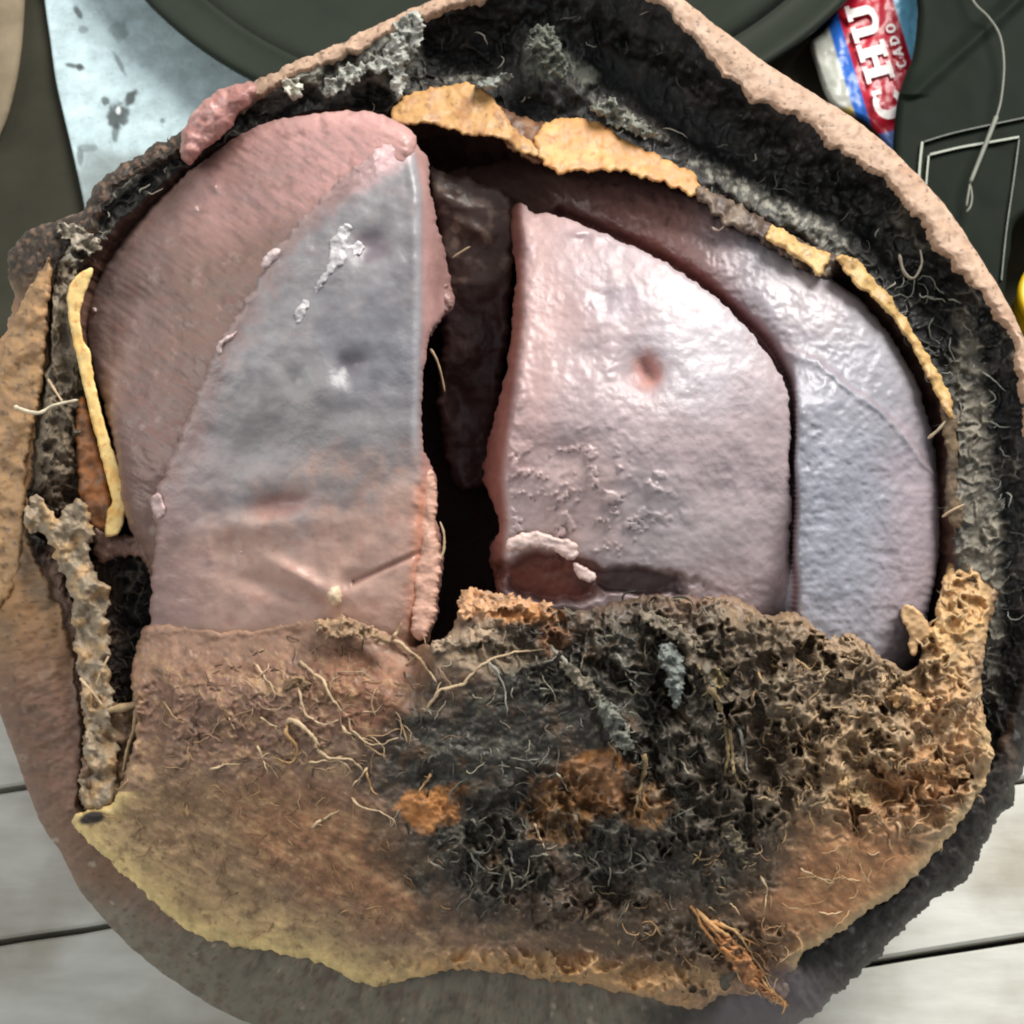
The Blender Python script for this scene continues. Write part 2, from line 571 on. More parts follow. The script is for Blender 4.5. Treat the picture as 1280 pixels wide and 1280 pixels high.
# outside runs first (bottom), the list is inside floor -> rim -> outside wall -> foot
prof[0:3] = [(0.0, 0.0135), (0.70, 0.0135), (0.74, 0.0155)]
prof = [(r * br, 0.0085 + (z - 0.0085) * 0.42) for (r, z) in prof]
bz = empty("plastic_basin", (bc[0], bc[1], 0.0085), "dark green round plastic basin with a ribbed rim, behind the top of the fruit", "basin")


def lathe(name, pr, n, mat, parent, zoff=0.0):
    V = []
    an = np.linspace(0, 2 * math.pi, n, endpoint=False)
    for (r, z) in pr:
        V.append(np.stack([np.cos(an) * max(r, 1e-5), np.sin(an) * max(r, 1e-5), np.full(n, z - zoff)], 1))
    V = np.concatenate(V); q = []
    k = np.arange(n); k1 = (k + 1) % n
    for i in range(len(pr) - 1):
        q.append(np.stack([i * n + k, i * n + k1, (i + 1) * n + k1, (i + 1) * n + k], 1))
    return mesh_obj(name, V, [np.concatenate(q)], None, mat, parent)


lathe("bowl", [prof[i] for i in range(0, 6)] + [prof[5]], 180, M_GREEN, bz, 0.0085)
lathe("rim", prof[5:], 180, M_GREEN, bz, 0.0085)

# ------------------------------------------------------------------ dark case with outlined panel, cord
M_CASE = plain("case_plastic", (30, 36, 30), 0.5, 0.02, 0, 0.2, 40, 0.1, 300, 0.0003)
M_LINE = plain("pale_line", (150, 155, 140), 0.5, 0.4, 0, 0.2, 300)
M_LINE2 = plain("dull_line", (74, 80, 68), 0.5, 0.4, 0, 0.2, 300)
ZC = 0.03
case_poly = catmull([(1152, -70), (1147, 20), (1141, 70), (1131, 95), (1121, 130), (1116, 190), (1118, 260), (1130, 420), (1236, 450), (1254, 380), (1262, 320), (1284, 268), (1430, 240), (1430, 150), (1425, -80), (1290, -100)], True, 4)
case = empty("plastic_case", floor_pt(1230, 150, 0.0), "dark green case with a pale double outlined panel, at the right behind the fruit", "case")
CL = np.array(case.location)


def cproj(px, py, h):
    return floor_pt(px, py, h) - CL


sheet("case_body", case_poly, lambda x, y, d: ZC + 0.0015 * np.exp(-((x - 1150 - (110 - y) * 1.1) / 14) ** 2) * (y < 120) + 0.0006 * fbm(x, y, 60, 2, 7) + 0 * d,
      lambda x, y, d: flat(x, (30, 36, 30)), M_CASE, case, step=2.5, depth=ZC - 0.005, proj=cproj, edge=(10, 0.003))


def strip(name, pts, wpx, z, mat, parent, proj):
    C = catmull(pts, False, 4)
    T = np.gradient(C, axis=0); T /= np.linalg.norm(T, axis=1)[:, None]
    N_ = np.stack([-T[:, 1], T[:, 0]], 1) * wpx / 2
    n = len(C)
    a, b = C + N_, C - N_
    lo = proj(np.r_[a[:, 0], b[:, 0]], np.r_[a[:, 1], b[:, 1]], z - 0.0015)
    hi = proj(np.r_[a[:, 0], b[:, 0]], np.r_[a[:, 1], b[:, 1]], z)
    V = np.concatenate([hi, lo]); k = np.arange(n - 1)
    q = np.concatenate([np.stack([k, k + 1, n + k + 1, n + k], 1), np.stack([k, k + 1, 2 * n + k + 1, 2 * n + k], 1), np.stack([n + k, n + k + 1, 3 * n + k + 1, 3 * n + k], 1)])
    return mesh_obj(name, V, [q], None, mat, parent, smooth=False)


ZL = ZC + 0.0012
strip("outline", [(1148, 240), (1150, 205), (1153, 177)], 3.0, ZL, M_LINE, case, cproj)
strip("outline", [(1155, 177), (1200, 164), (1300, 143)], 1.6, ZL, M_LINE2, case, cproj)
strip("inner_outline", [(1157, 240), (1159, 215), (1161, 194)], 2.2, ZL, M_LINE, case, cproj)
strip("inner_outline", [(1162.5, 193), (1200, 184), (1240, 177), (1274, 171)], 2.6, ZL, M_LINE, case, cproj)
strip("inner_outline", [(1274, 174), (1268, 220), (1258, 290), (1252, 350)], 1.8, ZL, M_LINE2, case, cproj)

M_CORD = plain("cord", (124, 126, 114), 0.55, 0.4, 0, 0.2, 500)
tb = Tubes()
zc = ZC + 0.004
cp = catmull([(1205, -40, zc), (1216, 0, zc), (1236, 22, zc), (1250, 45, zc), (1255, 80, zc), (1252, 120, zc), (1246, 145, zc), (1238, 165, zc), (1226, 195, zc), (1214, 225, zc), (1210, 245, zc), (1208, 258, zc)], False, 3)
tb.add(cp, 2.0, 2.0, lin((120, 124, 112)), floor_pt, 8)
tb.add(catmull([(1246, 145, zc), (1239, 163, zc + .0008), (1227, 193, zc + .0008), (1213, 228, zc + .0006)], False, 3), 4.2, 3.4, lin((90, 94, 82)), floor_pt, 8)
tb.add(catmull([(1213, 232, zc), (1215, 246, zc), (1213, 258, zc), (1208, 265, zc)], False, 2), 1.8, 1.8, lin((150, 152, 140)), floor_pt, 8)
tag(tb.build("cord", M_CORD), "thin grey cord with a hooked end lying over the dark case", "cord")

# ------------------------------------------------------------------ sachet with print
M_PRINT = mat_attr("sachet_film", rough=0.3, spec=0.5, var=0.08, vscale=200, bump=0.2, bscale=220, bdist=0.0006, rvar=0.08)
ZS = 0.012
sa = np.array([-0.287, -0.958]); su = np.array([-0.966, 0.26])   # along the writing, up of the letters
sac = empty("sachet", floor_pt(1085, 70, 0.0), "blue and red printed sachet with big white letters, beside the dark case", "sachet")
SL_ = np.array(sac.location)


def sproj(px, py, h):
    return floor_pt(px, py, h) - SL_


sac_poly = catmull([(1062, -60), (1045, 5), (1030, 38), (1013, 55), (1020, 85), (1032, 120), (1046, 136), (1070, 147), (1082, 152), (1096, 166), (1118, 192), (1150, 215), (1175, 190), (1172, 60), (1168, -60)], True, 3)
BL0 = np.array([1119.0, 96.0])


def s_uv(x, y):
    q = np.stack([x, y], -1) - BL0
    det = sa[0] * su[1] - sa[1] * su[0]
    s = (q[..., 0] * su[1] - q[..., 1] * su[0]) / det
    t = (sa[0] * q[..., 1] - sa[1] * q[..., 0]) / det
    return s, t


def sach_h(x, y, d):
    return ZS + 0.003 * np.sqrt(np.clip(d / 60, 0, 1)) + 0.0012 * fbm(x, y, 40, 3, 31)


def sach_c(x, y, d):
    s, t = s_uv(x, y)
    c = flat(x, (120, 190, 226))
    c = mixc(c, sstep(-25.5, -24.5, t), (186, 30, 52))          # red band
    c = mixc(c, sstep(45.5, 46.5, t), (40, 100, 190))           # blue stripe
    c = mixc(c, sstep(60, 64, t), (178, 180, 170))              # silver edge
    c = mixc(c, sstep(60, 64, t) * sstep(-18, -26, s) , (186, 168, 84))
    c = mixc(c, sstep(-62, -66, s) * (t < 60), (90, 120, 190))
    c = mixc(c, 0.7 * sstep(-24, -26, t) * sstep(25, 5, s), (170, 40, 50)) if False else c
    return c


sheet("film", sac_poly, sach_h, sach_c, M_PRINT, sac, step=1.2, depth=0.006, proj=sproj, edge=(8, 0.003))
M_INK = plain("white_ink", (226, 218, 216), 0.4, 0.4, 0, 0.05, 300)


def letter(name, polys, s0, t0, parent):
    """polys: list of outlines in (s,t) sachet coordinates, convex or strip quads"""
    V, Fq = [], []
    for P in polys:
        P = np.array(P, float)
        px = BL0 + (P[:, 0:1] + s0) * sa + (P[:, 1:2] + t0) * su
        # subdivide quads so they follow the film
        a, b, c, d_ = px
        n = 8
        u = np.linspace(0, 1, n)
        g = ((1 - u)[:, None, None] * ((1 - u)[None, :, None] * a + u[None, :, None] * b) + u[:, None, None] * ((1 - u)[None, :, None] * d_ + u[None, :, None] * c)).reshape(-1, 2)
        hh = sach_h(g[:, 0], g[:, 1], np.full(len(g), 60.0)) + 0.0008
        base = len(V)
        V.extend(sproj(g[:, 0], g[:, 1], hh).tolist())
        for i in range(n - 1):
            for k in range(n - 1):
                Fq.append((base + i * n + k, base + i * n + k + 1, base + (i + 1) * n + k + 1, base + (i + 1) * n + k))
    return mesh_obj(name, V, [Fq], None, M_INK, parent, smooth=False)


def rect(s0, t0, s1, t1):
    return [(s0, t0), (s1, t0), (s1, t1), (s0, t1)]


def arc(cx, cy, rs, rt, ths, th_w, a0, a1, n=14):
    out = []
    A = np.radians(np.linspace(a0, a1, n + 1))
    for p, q in zip(A[:-1], A[1:]):
        out.append([(cx + rs * math.cos(p), cy + rt * math.sin(p)), (cx + rs * math.cos(q), cy + rt * math.sin(q)),
                    (cx + (rs - ths) * math.cos(q), cy + (rt - th_w) * math.sin(q)), (cx + (rs - ths) * math.cos(p), cy + (rt - th_w) * math.sin(p))])
    return out


LH = 36
# H with slab serifs
letter("letter", [rect(6, 0, 18, LH), rect(32, 0, 44, LH), rect(18, 14, 32, 21), rect(0, 0, 6, 6), rect(18, 0, 22, 6), rect(0, LH - 6, 6, LH), rect(18, LH - 6, 22, LH), rect(28, 0, 32, 6), rect(44, 0, 50, 6), rect(28, LH - 6, 32, LH), rect(44, LH - 6, 50, LH)], 0, 0, sac)
# C
letter("letter", arc(21, LH / 2, 21, LH / 2 + 0.5, 12, 7, 48, 312) + [rect(34, LH - 14, 40, LH - 2)], -50, 0, sac)
# U
letter("letter", [rect(6, 10, 17, LH), rect(32, 10, 43, LH), rect(0, LH - 6, 6, LH), rect(17, LH - 6, 21, LH), rect(28, LH - 6, 32, LH), rect(43, LH - 6, 48, LH)] + arc(24.5, 11, 18.5, 11.5, 11, 7, 180, 360), 53, 0, sac)
# small line CADO
small = {"C": arc(5.5, 6, 5.5, 6.3, 3, 2.4, 45, 315, 10),
         "A": [[(0, 0), (3.2, 0), (7.6, 12), (4.6, 12)], [(9, 0), (12.2, 0), (7.6, 12), (4.6, 12)], rect(3.4, 2.6, 8.8, 4.8)],
         "D": [rect(0, 0, 3, 12)] + arc(3, 6, 8, 6, 3.2, 2.4, -90, 90, 10),
         "O": arc(6, 6, 6, 6.3, 3, 2.4, 0, 360, 14)}
for ch, s0 in (("C", 9), ("A", 23), ("D", 39), ("O", 54)):
    letter("small_letter", small[ch], s0, -18, sac)

# ------------------------------------------------------------------ yellow tub at the right edge
M_YEL = plain("yellow_plastic", (226, 190, 30), 0.38, 0.5, 0, 0.06, 60, 0.05)
yp = floor_pt(1322, 390, 0.02)
yl = empty("yellow_tub", (yp[0], yp[1], 0.006), "bright yellow round plastic tub cut off by the right edge", "tub")
yr = 0.0118
lathe("tub_body", [(0, 0.0), (yr * .9, 0.0), (yr * .95, 0.002), (yr, 0.02), (yr * 0.97, 0.022), (yr * .9, 0.022), (yr * .86, 0.004), (0, 0.003)], 64, M_YEL, yl)
lathe("lip", [(yr * 1.0, 0.0185), (yr * 1.06, 0.019), (yr * 1.07, 0.0215), (yr * 1.0, 0.0226), (yr * .95, 0.0224)], 64, M_YEL, yl)

# ================================================================== THE FRUIT
fruit = bpy.data.objects.new("opened_fruit", None)
COL.objects.link(fruit)
fruit.matrix_world = Matrix.Translation(Vector((0, 0, 0))) @ R3.to_4x4()
tag(fruit, "large round brown fruit broken open, with mauve seeds inside a black fibrous husk", "fruit")

CX, CY = 640.0, 650.0
OUT = [(310, 1278), (270, 1260), (215, 1225), (170, 1190), (140, 1160), (100, 1112), (75, 1065), (50, 1025), (30, 975), (8, 915), (-12, 850), (-26, 760), (-30, 650), (-26, 560), (-12, 470), (4, 415), (18, 375), (10, 345), (14, 312), (40, 286), (70, 276), (92, 268), (106, 262), (118, 236), (140, 213), (168, 197), (195, 180), (228, 165), (262, 138), (295, 116), (320, 99), (375, 76), (430, 50), (480, 27), (540, 0), (620, -28), (700, -38), (780, -30), (838, -8), (862, 5), (890, 28), (920, 50), (960, 81), (1000, 106), (1040, 131), (1085, 161), (1140, 211), (1175, 250), (1205, 290), (1235, 338), (1260, 380), (1281, 425), (1305, 500), (1322, 590), (1328, 690), (1322, 790), (1305, 880), (1282, 955), (1262, 1003), (1240, 1040), (1200, 1105), (1160, 1130), (1115, 1180), (1075, 1215), (1040, 1250), (1010, 1273), (950, 1300), (850, 1322), (720, 1335), (600, 1335), (480, 1322), (390, 1303)]
EDG = [(350, 1164), (255, 1140), (190, 1085), (140, 1052), (100, 1020), (100, 940), (92, 850), (70, 760), (34, 690), (32, 620), (42, 540), (52, 470), (60, 400), (66, 345), (74, 318), (92, 300), (110, 285), (124, 260), (146, 232), (176, 212), (205, 196), (240, 176), (272, 150), (302, 126), (328, 110), (380, 87), (434, 62), (483, 40), (540, 14), (620, -14), (700, -24), (775, -18), (820, -2), (834, 8), (859, 28), (897, 76), (949, 117), (1010, 149), (1065, 189), (1116, 227), (1154, 268), (1184, 313), (1217, 350), (1251, 391), (1272, 423), (1284, 500), (1298, 590), (1302, 690), (1298, 790), (1280, 870), (1256, 935), (1228, 985), (1190, 1040), (1150, 1085), (1105, 1130), (1050, 1160), (985, 1195), (920, 1210), (840, 1216), (700, 1205), (560, 1198), (460, 1196)]
INN = [(400, 1120), (250, 1080), (190, 1020), (196, 960), (200, 870), (196, 760), (180, 690), (150, 660), (132, 570), (112, 490), (92, 400), (96, 345), (112, 318), (134, 292), (168, 258), (206, 226), (250, 192), (300, 166), (370, 142), (430, 134), (480, 138), (500, 124), (560, 116), (620, 130), (660, 168), (740, 172), (800, 190), (860, 222), (900, 250), (960, 288), (1020, 322), (1070, 348), (1110, 390), (1145, 440), (1178, 500), (1188, 560), (1184, 620), (1196, 680), (1192, 750), (1180, 850), (1160, 960), (1090, 1060), (980, 1130), (850, 1170), (640, 1180)]
NT = 2000
TH = np.linspace(-math.pi, math.pi, NT, endpoint=False)


def polar(poly):
    C = catmull(poly, True, 2)
    a = np.arctan2(C[:, 1] - CY, C[:, 0] - CX); r = np.hypot(C[:, 0] - CX, C[:, 1] - CY)
    o = np.argsort(a)
    return np.interp(TH, a[o], r[o], period=2 * math.pi)


rS, rE, rI = polar(OUT), polar(EDG), polar(INN)
cT, sT = np.cos(TH), np.sin(TH)


def jag(amp, scale, seed, r):
    return fbm(CX + r * cT, CY + r * sT, scale, 4, seed, 0.6) * amp * 1.6


rough_top = sstep(0.3, -0.6, cT) * sstep(0.2, -0.1, sT)      # ragged broken edge top-left
burn = blob(CX + rS * cT, CY + rS * sT, 1160, 1130, 210, 210, 0, 0.3, 0.1)
rS = rS + jag(1.5, 30, 3, rS) + (3.5 * rough_top + 7 * burn) * fbm(CX + rS * cT, CY + rS * sT, 22, 4, 5, 0.6) * 2
rE = np.minimum(rE + jag(6, 20, 8, rE) + jag(5, 70, 9, rE), rS - 5)
rI = np.minimum(rI + jag(4, 20, 12, rI), rE - 6)
yE = CY + rE * sT
wE = np.clip(72 + 0.085 * (yE - 650), 28, 128) - 34 * sstep(0.25, 0.75, cT) * sstep(0.1, 0.5, sT)
wI = wE - 14 + 10 * sstep(-0.3, -0.9, cT)


def polar_mesh(name, rings, colf, mat, parent):
    """rings: list of (r, h) arrays of NT; closed round the axis"""
    V, C = [], []
    for (r, h, tag_) in rings:
        x, y = CX + r * cT, CY + r * sT
        V.append(fruit_pt(x, y, h)); C.append(colf(x, y, h, tag_))
    k = np.arange(NT); k1 = (k + 1) % NT
    q = [np.stack([i * NT + k, i * NT + k1, (i + 1) * NT + k1, (i + 1) * NT + k], 1) for i in range(len(rings) - 1)]
    return mesh_obj(name, np.concatenate(V), [np.concatenate(q)], np.concatenate(C), mat, parent)


# ---- rind: from its cut edge out to the widest ring and round the back
def rind_col(x, y, h, t):
    c = flat(x, (192, 160, 136))
    n = fbm(x, y, 70, 4, 40)
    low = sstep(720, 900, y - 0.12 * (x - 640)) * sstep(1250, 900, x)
    c = mixc(c, low, (122, 94, 76))  # brown stain low on the rind, with that side's shade put into it
    c = mixc(c, low * 0.9 * sstep(1080, 1180, y + 60 * n), (116, 112, 98))
    c = mixc(c, 0.6 * low * sstep(0.0, 0.35, fbm(x, y, 24, 5, 55, 0.65)) * sstep(1080, 1180, y + 60 * n), (84, 76, 64))
    c = mixc(c, 0.5 * low * sstep(0.1, 0.4, fbm(x, y, 30, 4, 48)), (92, 72, 60))
    c = mixc(c, 0.7 * low * sstep(0.42, 0.5, fbm(x, y, 26, 3, 49)), (176, 160, 140))
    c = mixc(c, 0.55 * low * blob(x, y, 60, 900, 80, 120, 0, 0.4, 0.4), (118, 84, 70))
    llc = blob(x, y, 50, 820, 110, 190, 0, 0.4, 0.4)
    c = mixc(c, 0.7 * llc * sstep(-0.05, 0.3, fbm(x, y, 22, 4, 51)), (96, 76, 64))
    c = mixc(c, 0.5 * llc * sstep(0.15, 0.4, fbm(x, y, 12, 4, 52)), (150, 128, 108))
    hi = (1 - low) * sstep(500, 800, x)
    c = mixc(c, 0.5 * hi * sstep(0.05, 0.4, fbm(x, y, 48, 5, 56, 0.6)), (158, 120, 94))
    c = mixc(c, 0.35 * hi * sstep(0.1, 0.4, fbm(x, y, 36, 5, 57, 0.6)), (214, 190, 168))  # paler mottling on the lit side, light put into the colour
    left = sstep(180, 80, x) * sstep(900, 720, y) * sstep(250, 330, y)
    c = mixc(c, left * 0.8, (176, 132, 84))
    c = mixc(c, left * 0.8 * sstep(0.05, 0.3, n), (112, 92, 70))
    tl = sstep(360, 250, x) * sstep(420, 330, y)
    c = mixc(c, tl * 0.95, (27, 25, 23))
    c = mixc(c, 0.6 * tl * sstep(0.1, 0.35, fbm(x, y, 11, 4, 53)), (88, 80, 70))
    c = mixc(c, 0.5 * sstep(0.0, 0.35, fbm(x, y, 9, 3, 44)) * (1 - 0.5 * low), (150, 118, 96))
    c = mixc(c, 0.75 * sstep(0.36, 0.5, fbm(x, y, 7, 2, 46)), (92, 70, 56))
    b = blob(x, y, 1170, 1130, 250, 230, 0, 0.25, 0.25, 60, 5)
    b = np.maximum(b, blob(x, y, 1320, 850, 70, 260, 0, 0.25, 0.25, 60, 6))
    b = np.maximum(b, 0.8 * blob(x, y, 960, 1280, 150, 50, 0, 0.3, 0.3, 60, 7))
    c = mixc(c, b * 0.97, (20, 20, 19))
    c = mixc(c, 0.8 * blob(x, y, 960, 1265, 90, 36, -20, 0.4, 0.4, 40, 8), (112, 102, 106))
    c = mixc(c, b * 0.6 * sstep(0.3, 0.5, fbm(x, y, 16, 4, 47)), (112, 110, 108))
    return c * (1 + 0.18 * n)[:, None]


rings = []
nb = fbm(CX + rE * cT, CY + rE * sT, 40, 3, 60)
for k in range(6):                                        # lip inside the edge
    t = k / 6
    rings.append((rE - 10 + 10 * t, wE - 14 + 14 * math.sin(t * math.pi / 2), 0))
for k in range(0, 34):
    a = (k / 33) * math.pi / 2
    r = rE + (rS - rE) * math.sin(a)
    x, y = CX + r * cT, CY + r * sT
    hh = wE * math.cos(a) + 4.5 * fbm(x, y, 40, 4, 61) + 1.2 * fbm(x, y, 8, 3, 63)
    tl_ = sstep(330, 250, x) * sstep(420, 330, y) * math.cos(a)
    hh = hh + tl_ * 11 * fbm(x, y, 18, 5, 54, 0.65)
    ll = blob(x, y, 60, 820, 110, 190, 0, 0.4, 0.3) * math.cos(a)
    hh = hh + ll * 9 * fbm(x, y, 26, 4, 64, 0.6)
    bb = blob(x, y, 1170, 1130, 260, 230, 0, 0.3, 0.1)
    hh = hh + bb * 9 * fbm(x, y, 24, 4, 62, 0.6) * min(1, math.cos(a) * 3)
    rings.append((r, hh, 0))
for k in range(1, 26):
    b_ = (k / 25) * math.pi / 2 * 0.999
    rings.append((rS * math.cos(b_), -625 * math.sin(b_) + 0 * rS, 1))
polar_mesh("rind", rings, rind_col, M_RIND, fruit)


# ---- husk: fibrous band between rind and inner shell, then the hollow
def fib_h(x, y):
    wx = x + 9 * gnoise(x / 22, y / 22, 71); wy = y + 9 * gnoise(x / 22, y / 22, 73)
    f1, f2 = worley(wx + 14 * fbm(x, y, 40, 3, 69), wy + 14 * fbm(x, y, 40, 3, 68), 24, 70)
    web = np.exp(-((f2 - f1) / (0.16 + 0.1 * gnoise(x / 30, y / 30, 67))) ** 2) * sstep(-0.35, 0.25, fbm(x, y, 30, 3, 66))
    return web, fbm(x, y, 34, 4, 72, 0.6)


def husk_col(x, y, h, t):
    web, n = fib_h(x, y)
    c = flat(x, (21, 21, 20))
    c = mixc(c, 0.6 * sstep(0.0, 0.4, n), (48, 42, 37))
    gray = 0.75 * web * sstep(-0.12, 0.3, fbm(x, y, 46, 3, 75))
    topdark = blob(x, y, 830, 120, 330, 170, 25, 0.35, 0.2, 60, 3)
    c = mixc(c, gray * (1 - 0.8 * topdark), (128, 120, 108))
    # left: brown earthy fibres; right: grey-green threads
    c = mixc(c, 0.9 * blob(x, y, 70, 450, 44, 170, 3, 0.4, 0.4, 30, 8) * (0.55 + 0.45 * sstep(-0.2, 0.2, fbm(x, y, 10, 3, 65))), (142, 128, 108))
    c = mixc(c, 0.6 * blob(x, y, 100, 590, 50, 90, 0, 0.4, 0.4, 30, 8), (96, 80, 62))
    c = mixc(c, 0.8 * blob(x, y, 85, 800, 60, 150, 0, 0.4, 0.4, 30, 9), (122, 94, 78))
    c = mixc(c, 0.8 * blob(x, y, 1222, 640, 26, 220, -4, 0.4, 0.6, 26, 10) * (0.6 + 0.4 * web), (150, 142, 126))
    c = mixc(c, 0.7 * blob(x, y, 700, 85, 45, 40, 0, 0.4, 0.5, 30, 11) * sstep(-0.05, .3, n), (100, 102, 90))
    for (cx, cy, rx, ry, an) in ((778, 145, 50, 9, 28), (905, 222, 40, 12, 28), (965, 262, 60, 17, 25), (1030, 298, 46, 16, 40), (580, 100, 40, 5, 0)):
        c = mixc(c, 0.85 * blob(x, y, cx, cy, rx, ry, an, 0.3, 0.7, 14, int(cx)) * (0.2 + 0.8 * sstep(-0.05, 0.25, fbm(x, y, 9, 3, 76))), (150, 146, 134))
    for (cx, cy, rx, ry, an) in ((490, 75, 36, 40, -35), (440, 98, 50, 20, -30), (365, 110, 40, 16, -30), (500, 40, 22, 40, 10), (150, 232, 34, 10, -38), (90, 300, 26, 24, 0)):
        c = mixc(c, 0.9 * blob(x, y, cx, cy, rx, ry, an, 0.35, 0.6, 12, int(cx)) * (0.35 + 0.65 * web), (172, 170, 158))
    c = mixc(c, 0.5 * sstep(0.3, 0.5, fbm(x, y, 6, 2, 77)), (24, 23, 22))
    inner = (np.asarray(h) < 5).astype(float) * (1 if t == 2 else 0)
    if t == 2:
        dk = flat(x, (92, 64, 54))
        dk = mixc(dk, sstep(0.0, 0.3, fbm(x, y, 40, 4, 78)), (112, 80, 68))
        c = dk
    return c


NH = 62
rings = []
for k in range(NH + 1):
    t = k / NH
    r = (rE - 3) * (1 - t) + rI * t
    x, y = CX + r * cT, CY + r * sT
    web, n = fib_h(x, y)
    wid = np.clip((rE - rI) / 60, 0.3, 1.4)
    env = min(1, t * 8) * min(1, (1 - t) * 8 + 0.35)
    h = wE - 4 + (wI - wE) * t - 22 * wid * math.sin(math.pi * t) + env * (1 - 0.6 * blob(x, y, 880, 150, 300, 110, 32, 0.4, 0.2, 60, 3)) * (9 * (web - 0.5) + 16 * n) * np.minimum(1, wid)
    for (cx, cy, rx, ry, an, up) in ((490, 75, 36, 40, -35, 16), (440, 98, 50, 18, -30, 16), (365, 112, 40, 14, -30, 9), (700, 85, 45, 45, 0, 20), (780, 142, 50, 16, 28, 12), (965, 262, 66, 18, 28, 18), (1030, 292, 50, 22, 40, 12), (1222, 640, 26, 230, -4, 13), (90, 305, 28, 26, 0, 10), (150, 235, 40, 14, -38, 10), (590, 50, 50, 40, 0, -26), (860, 140, 200, 40, 32, -34), (1130, 310, 120, 30, 48, -22), (74, 460, 34, 160, 4, 50), (100, 580, 40, 80, 0, 34), (96, 760, 50, 130, 0, 16)):
        h = h + up * blob(x, y, cx, cy, rx, ry, an, 0.5, 0.4, 18, int(cx)) * env
    rings.append((r, h, 0))
hI = rings[-1][1]
for k in range(1, 40):
    t = k / 39
    r = rI * (1 - 0.05 * min(1, t * 5)) * math.sqrt(max(0, 1 - t ** 1.5)) if t < 1 else 0 * rI
    x, y = CX + r * cT, CY + r * sT
    h = hI * (1 - t) - 240 * math.sin(min(1, t * 1.3) * math.pi / 2) + 5 * fbm(x, y, 30, 4, 79)
    rings.append((r, h, 2))
polar_mesh("husk", rings, husk_col, M_HUSK, fruit)


# ---- seeds
def skin(x, y, seed, a=1.0):
    return a * (0.9 * fbm(x, y, 14, 4, seed, 0.55) + 5.5 * fbm(x, y, 70, 3, seed + 9))


def seed(name, poly, h, col, label, depth=150, edge=(22, 26), amp=2.5, inset=0.12, skirt=(96, 62, 58)):
    P = rough_poly(poly, amp, 16, len(name) + int(poly[0][0]))
    o = sheet(name, P, h, col, M_PULP, fruit, step=2.0, depth=depth, edge=edge, skirt_col=skirt, inset=inset)
    o["label"] = label
    return o


# rear left facet
LR = [(372, 146), (420, 139), (470, 141), (506, 158), (520, 180), (505, 230), (450, 330), (380, 460), (320, 560), (250, 660), (235, 720), (205, 760), (180, 690), (158, 650), (143, 560), (126, 495), (110, 430), (113, 375), (134, 328), (170, 280), (210, 238), (250, 204), (300, 168), (340, 152)]


def hLR(x, y, d=None):
    q = np.clip((x - 505) * -0.848 + (y - 165) * -0.531, -30, 400)
    h = 168 - 0.26 * q - 0.0019 * q * q - 0.0016 * np.clip(y - 520, 0, 400) ** 2
    h = h - 7 * gauss(x, y, 300, 260, 60) + 5 * gauss(x, y, 220, 330, 50)
    h = h + 2.2 * fbm((x * 0.55 - y * 0.83), (x * 0.83 + y * 0.55) * 0.22, 9, 4, 81, 0.6) + skin(x, y, 80)
    h = h + 4 * gauss(x, y, 270, 235, 6) + 3 * gauss(x, y, 245, 262, 10, 4)
    return h


def cLR(x, y, d):
    c = flat(x, (128, 103, 93))
    c = mixc(c, blob(x, y, 430, 180, 140, 70, -20, 0.6, 0.3, 70, 2), (200, 154, 148))
    c = mixc(c, 0.8 * blob(x, y, 300, 240, 90, 60, -30, 0.6, 0.4, 50, 3), (166, 130, 124))
    c = mixc(c, 0.8 * blob(x, y, 150, 430, 50, 140, 10, 0.6, 0.4, 60, 4), (132, 112, 108))
    c = mixc(c, 0.8 * blob(x, y, 210, 560, 90, 90, 10, 0.6, 0.3, 60, 5), (118, 90, 84))
    c = mixc(c, 0.5 * sstep(0.1, 0.45, fbm(x, y, 16, 4, 83)), (136, 100, 92))
    c = mixc(c, 0.25 * sstep(0.2, 0.5, fbm(x, y, 26, 5, 84, 0.65)), (206, 180, 174))
    return c


seed("seed", LR, hLR, cLR, "brownish pink seed at the upper left, half behind the grey seed")

# front left seed, grey top and pink foot
LF = [(500, 168), (520, 178), (534, 205), (540, 250), (552, 300), (562, 345), (569, 378), (548, 400), (534, 430), (529, 480), (527, 545), (534, 572), (544, 590), (546, 640), (554, 690), (550, 735), (545, 775), (530, 810), (500, 860), (340, 870), (200, 860), (188, 790), (190, 720), (196, 660), (188, 628), (200, 605), (222, 550), (248, 490), (272, 430), (300, 388), (326, 345), (345, 312), (395, 255), (440, 212), (475, 184)]
XR = ([100, 180, 240, 400, 540, 600, 700, 800], [508, 514, 525, 525, 522, 526, 520, 512])


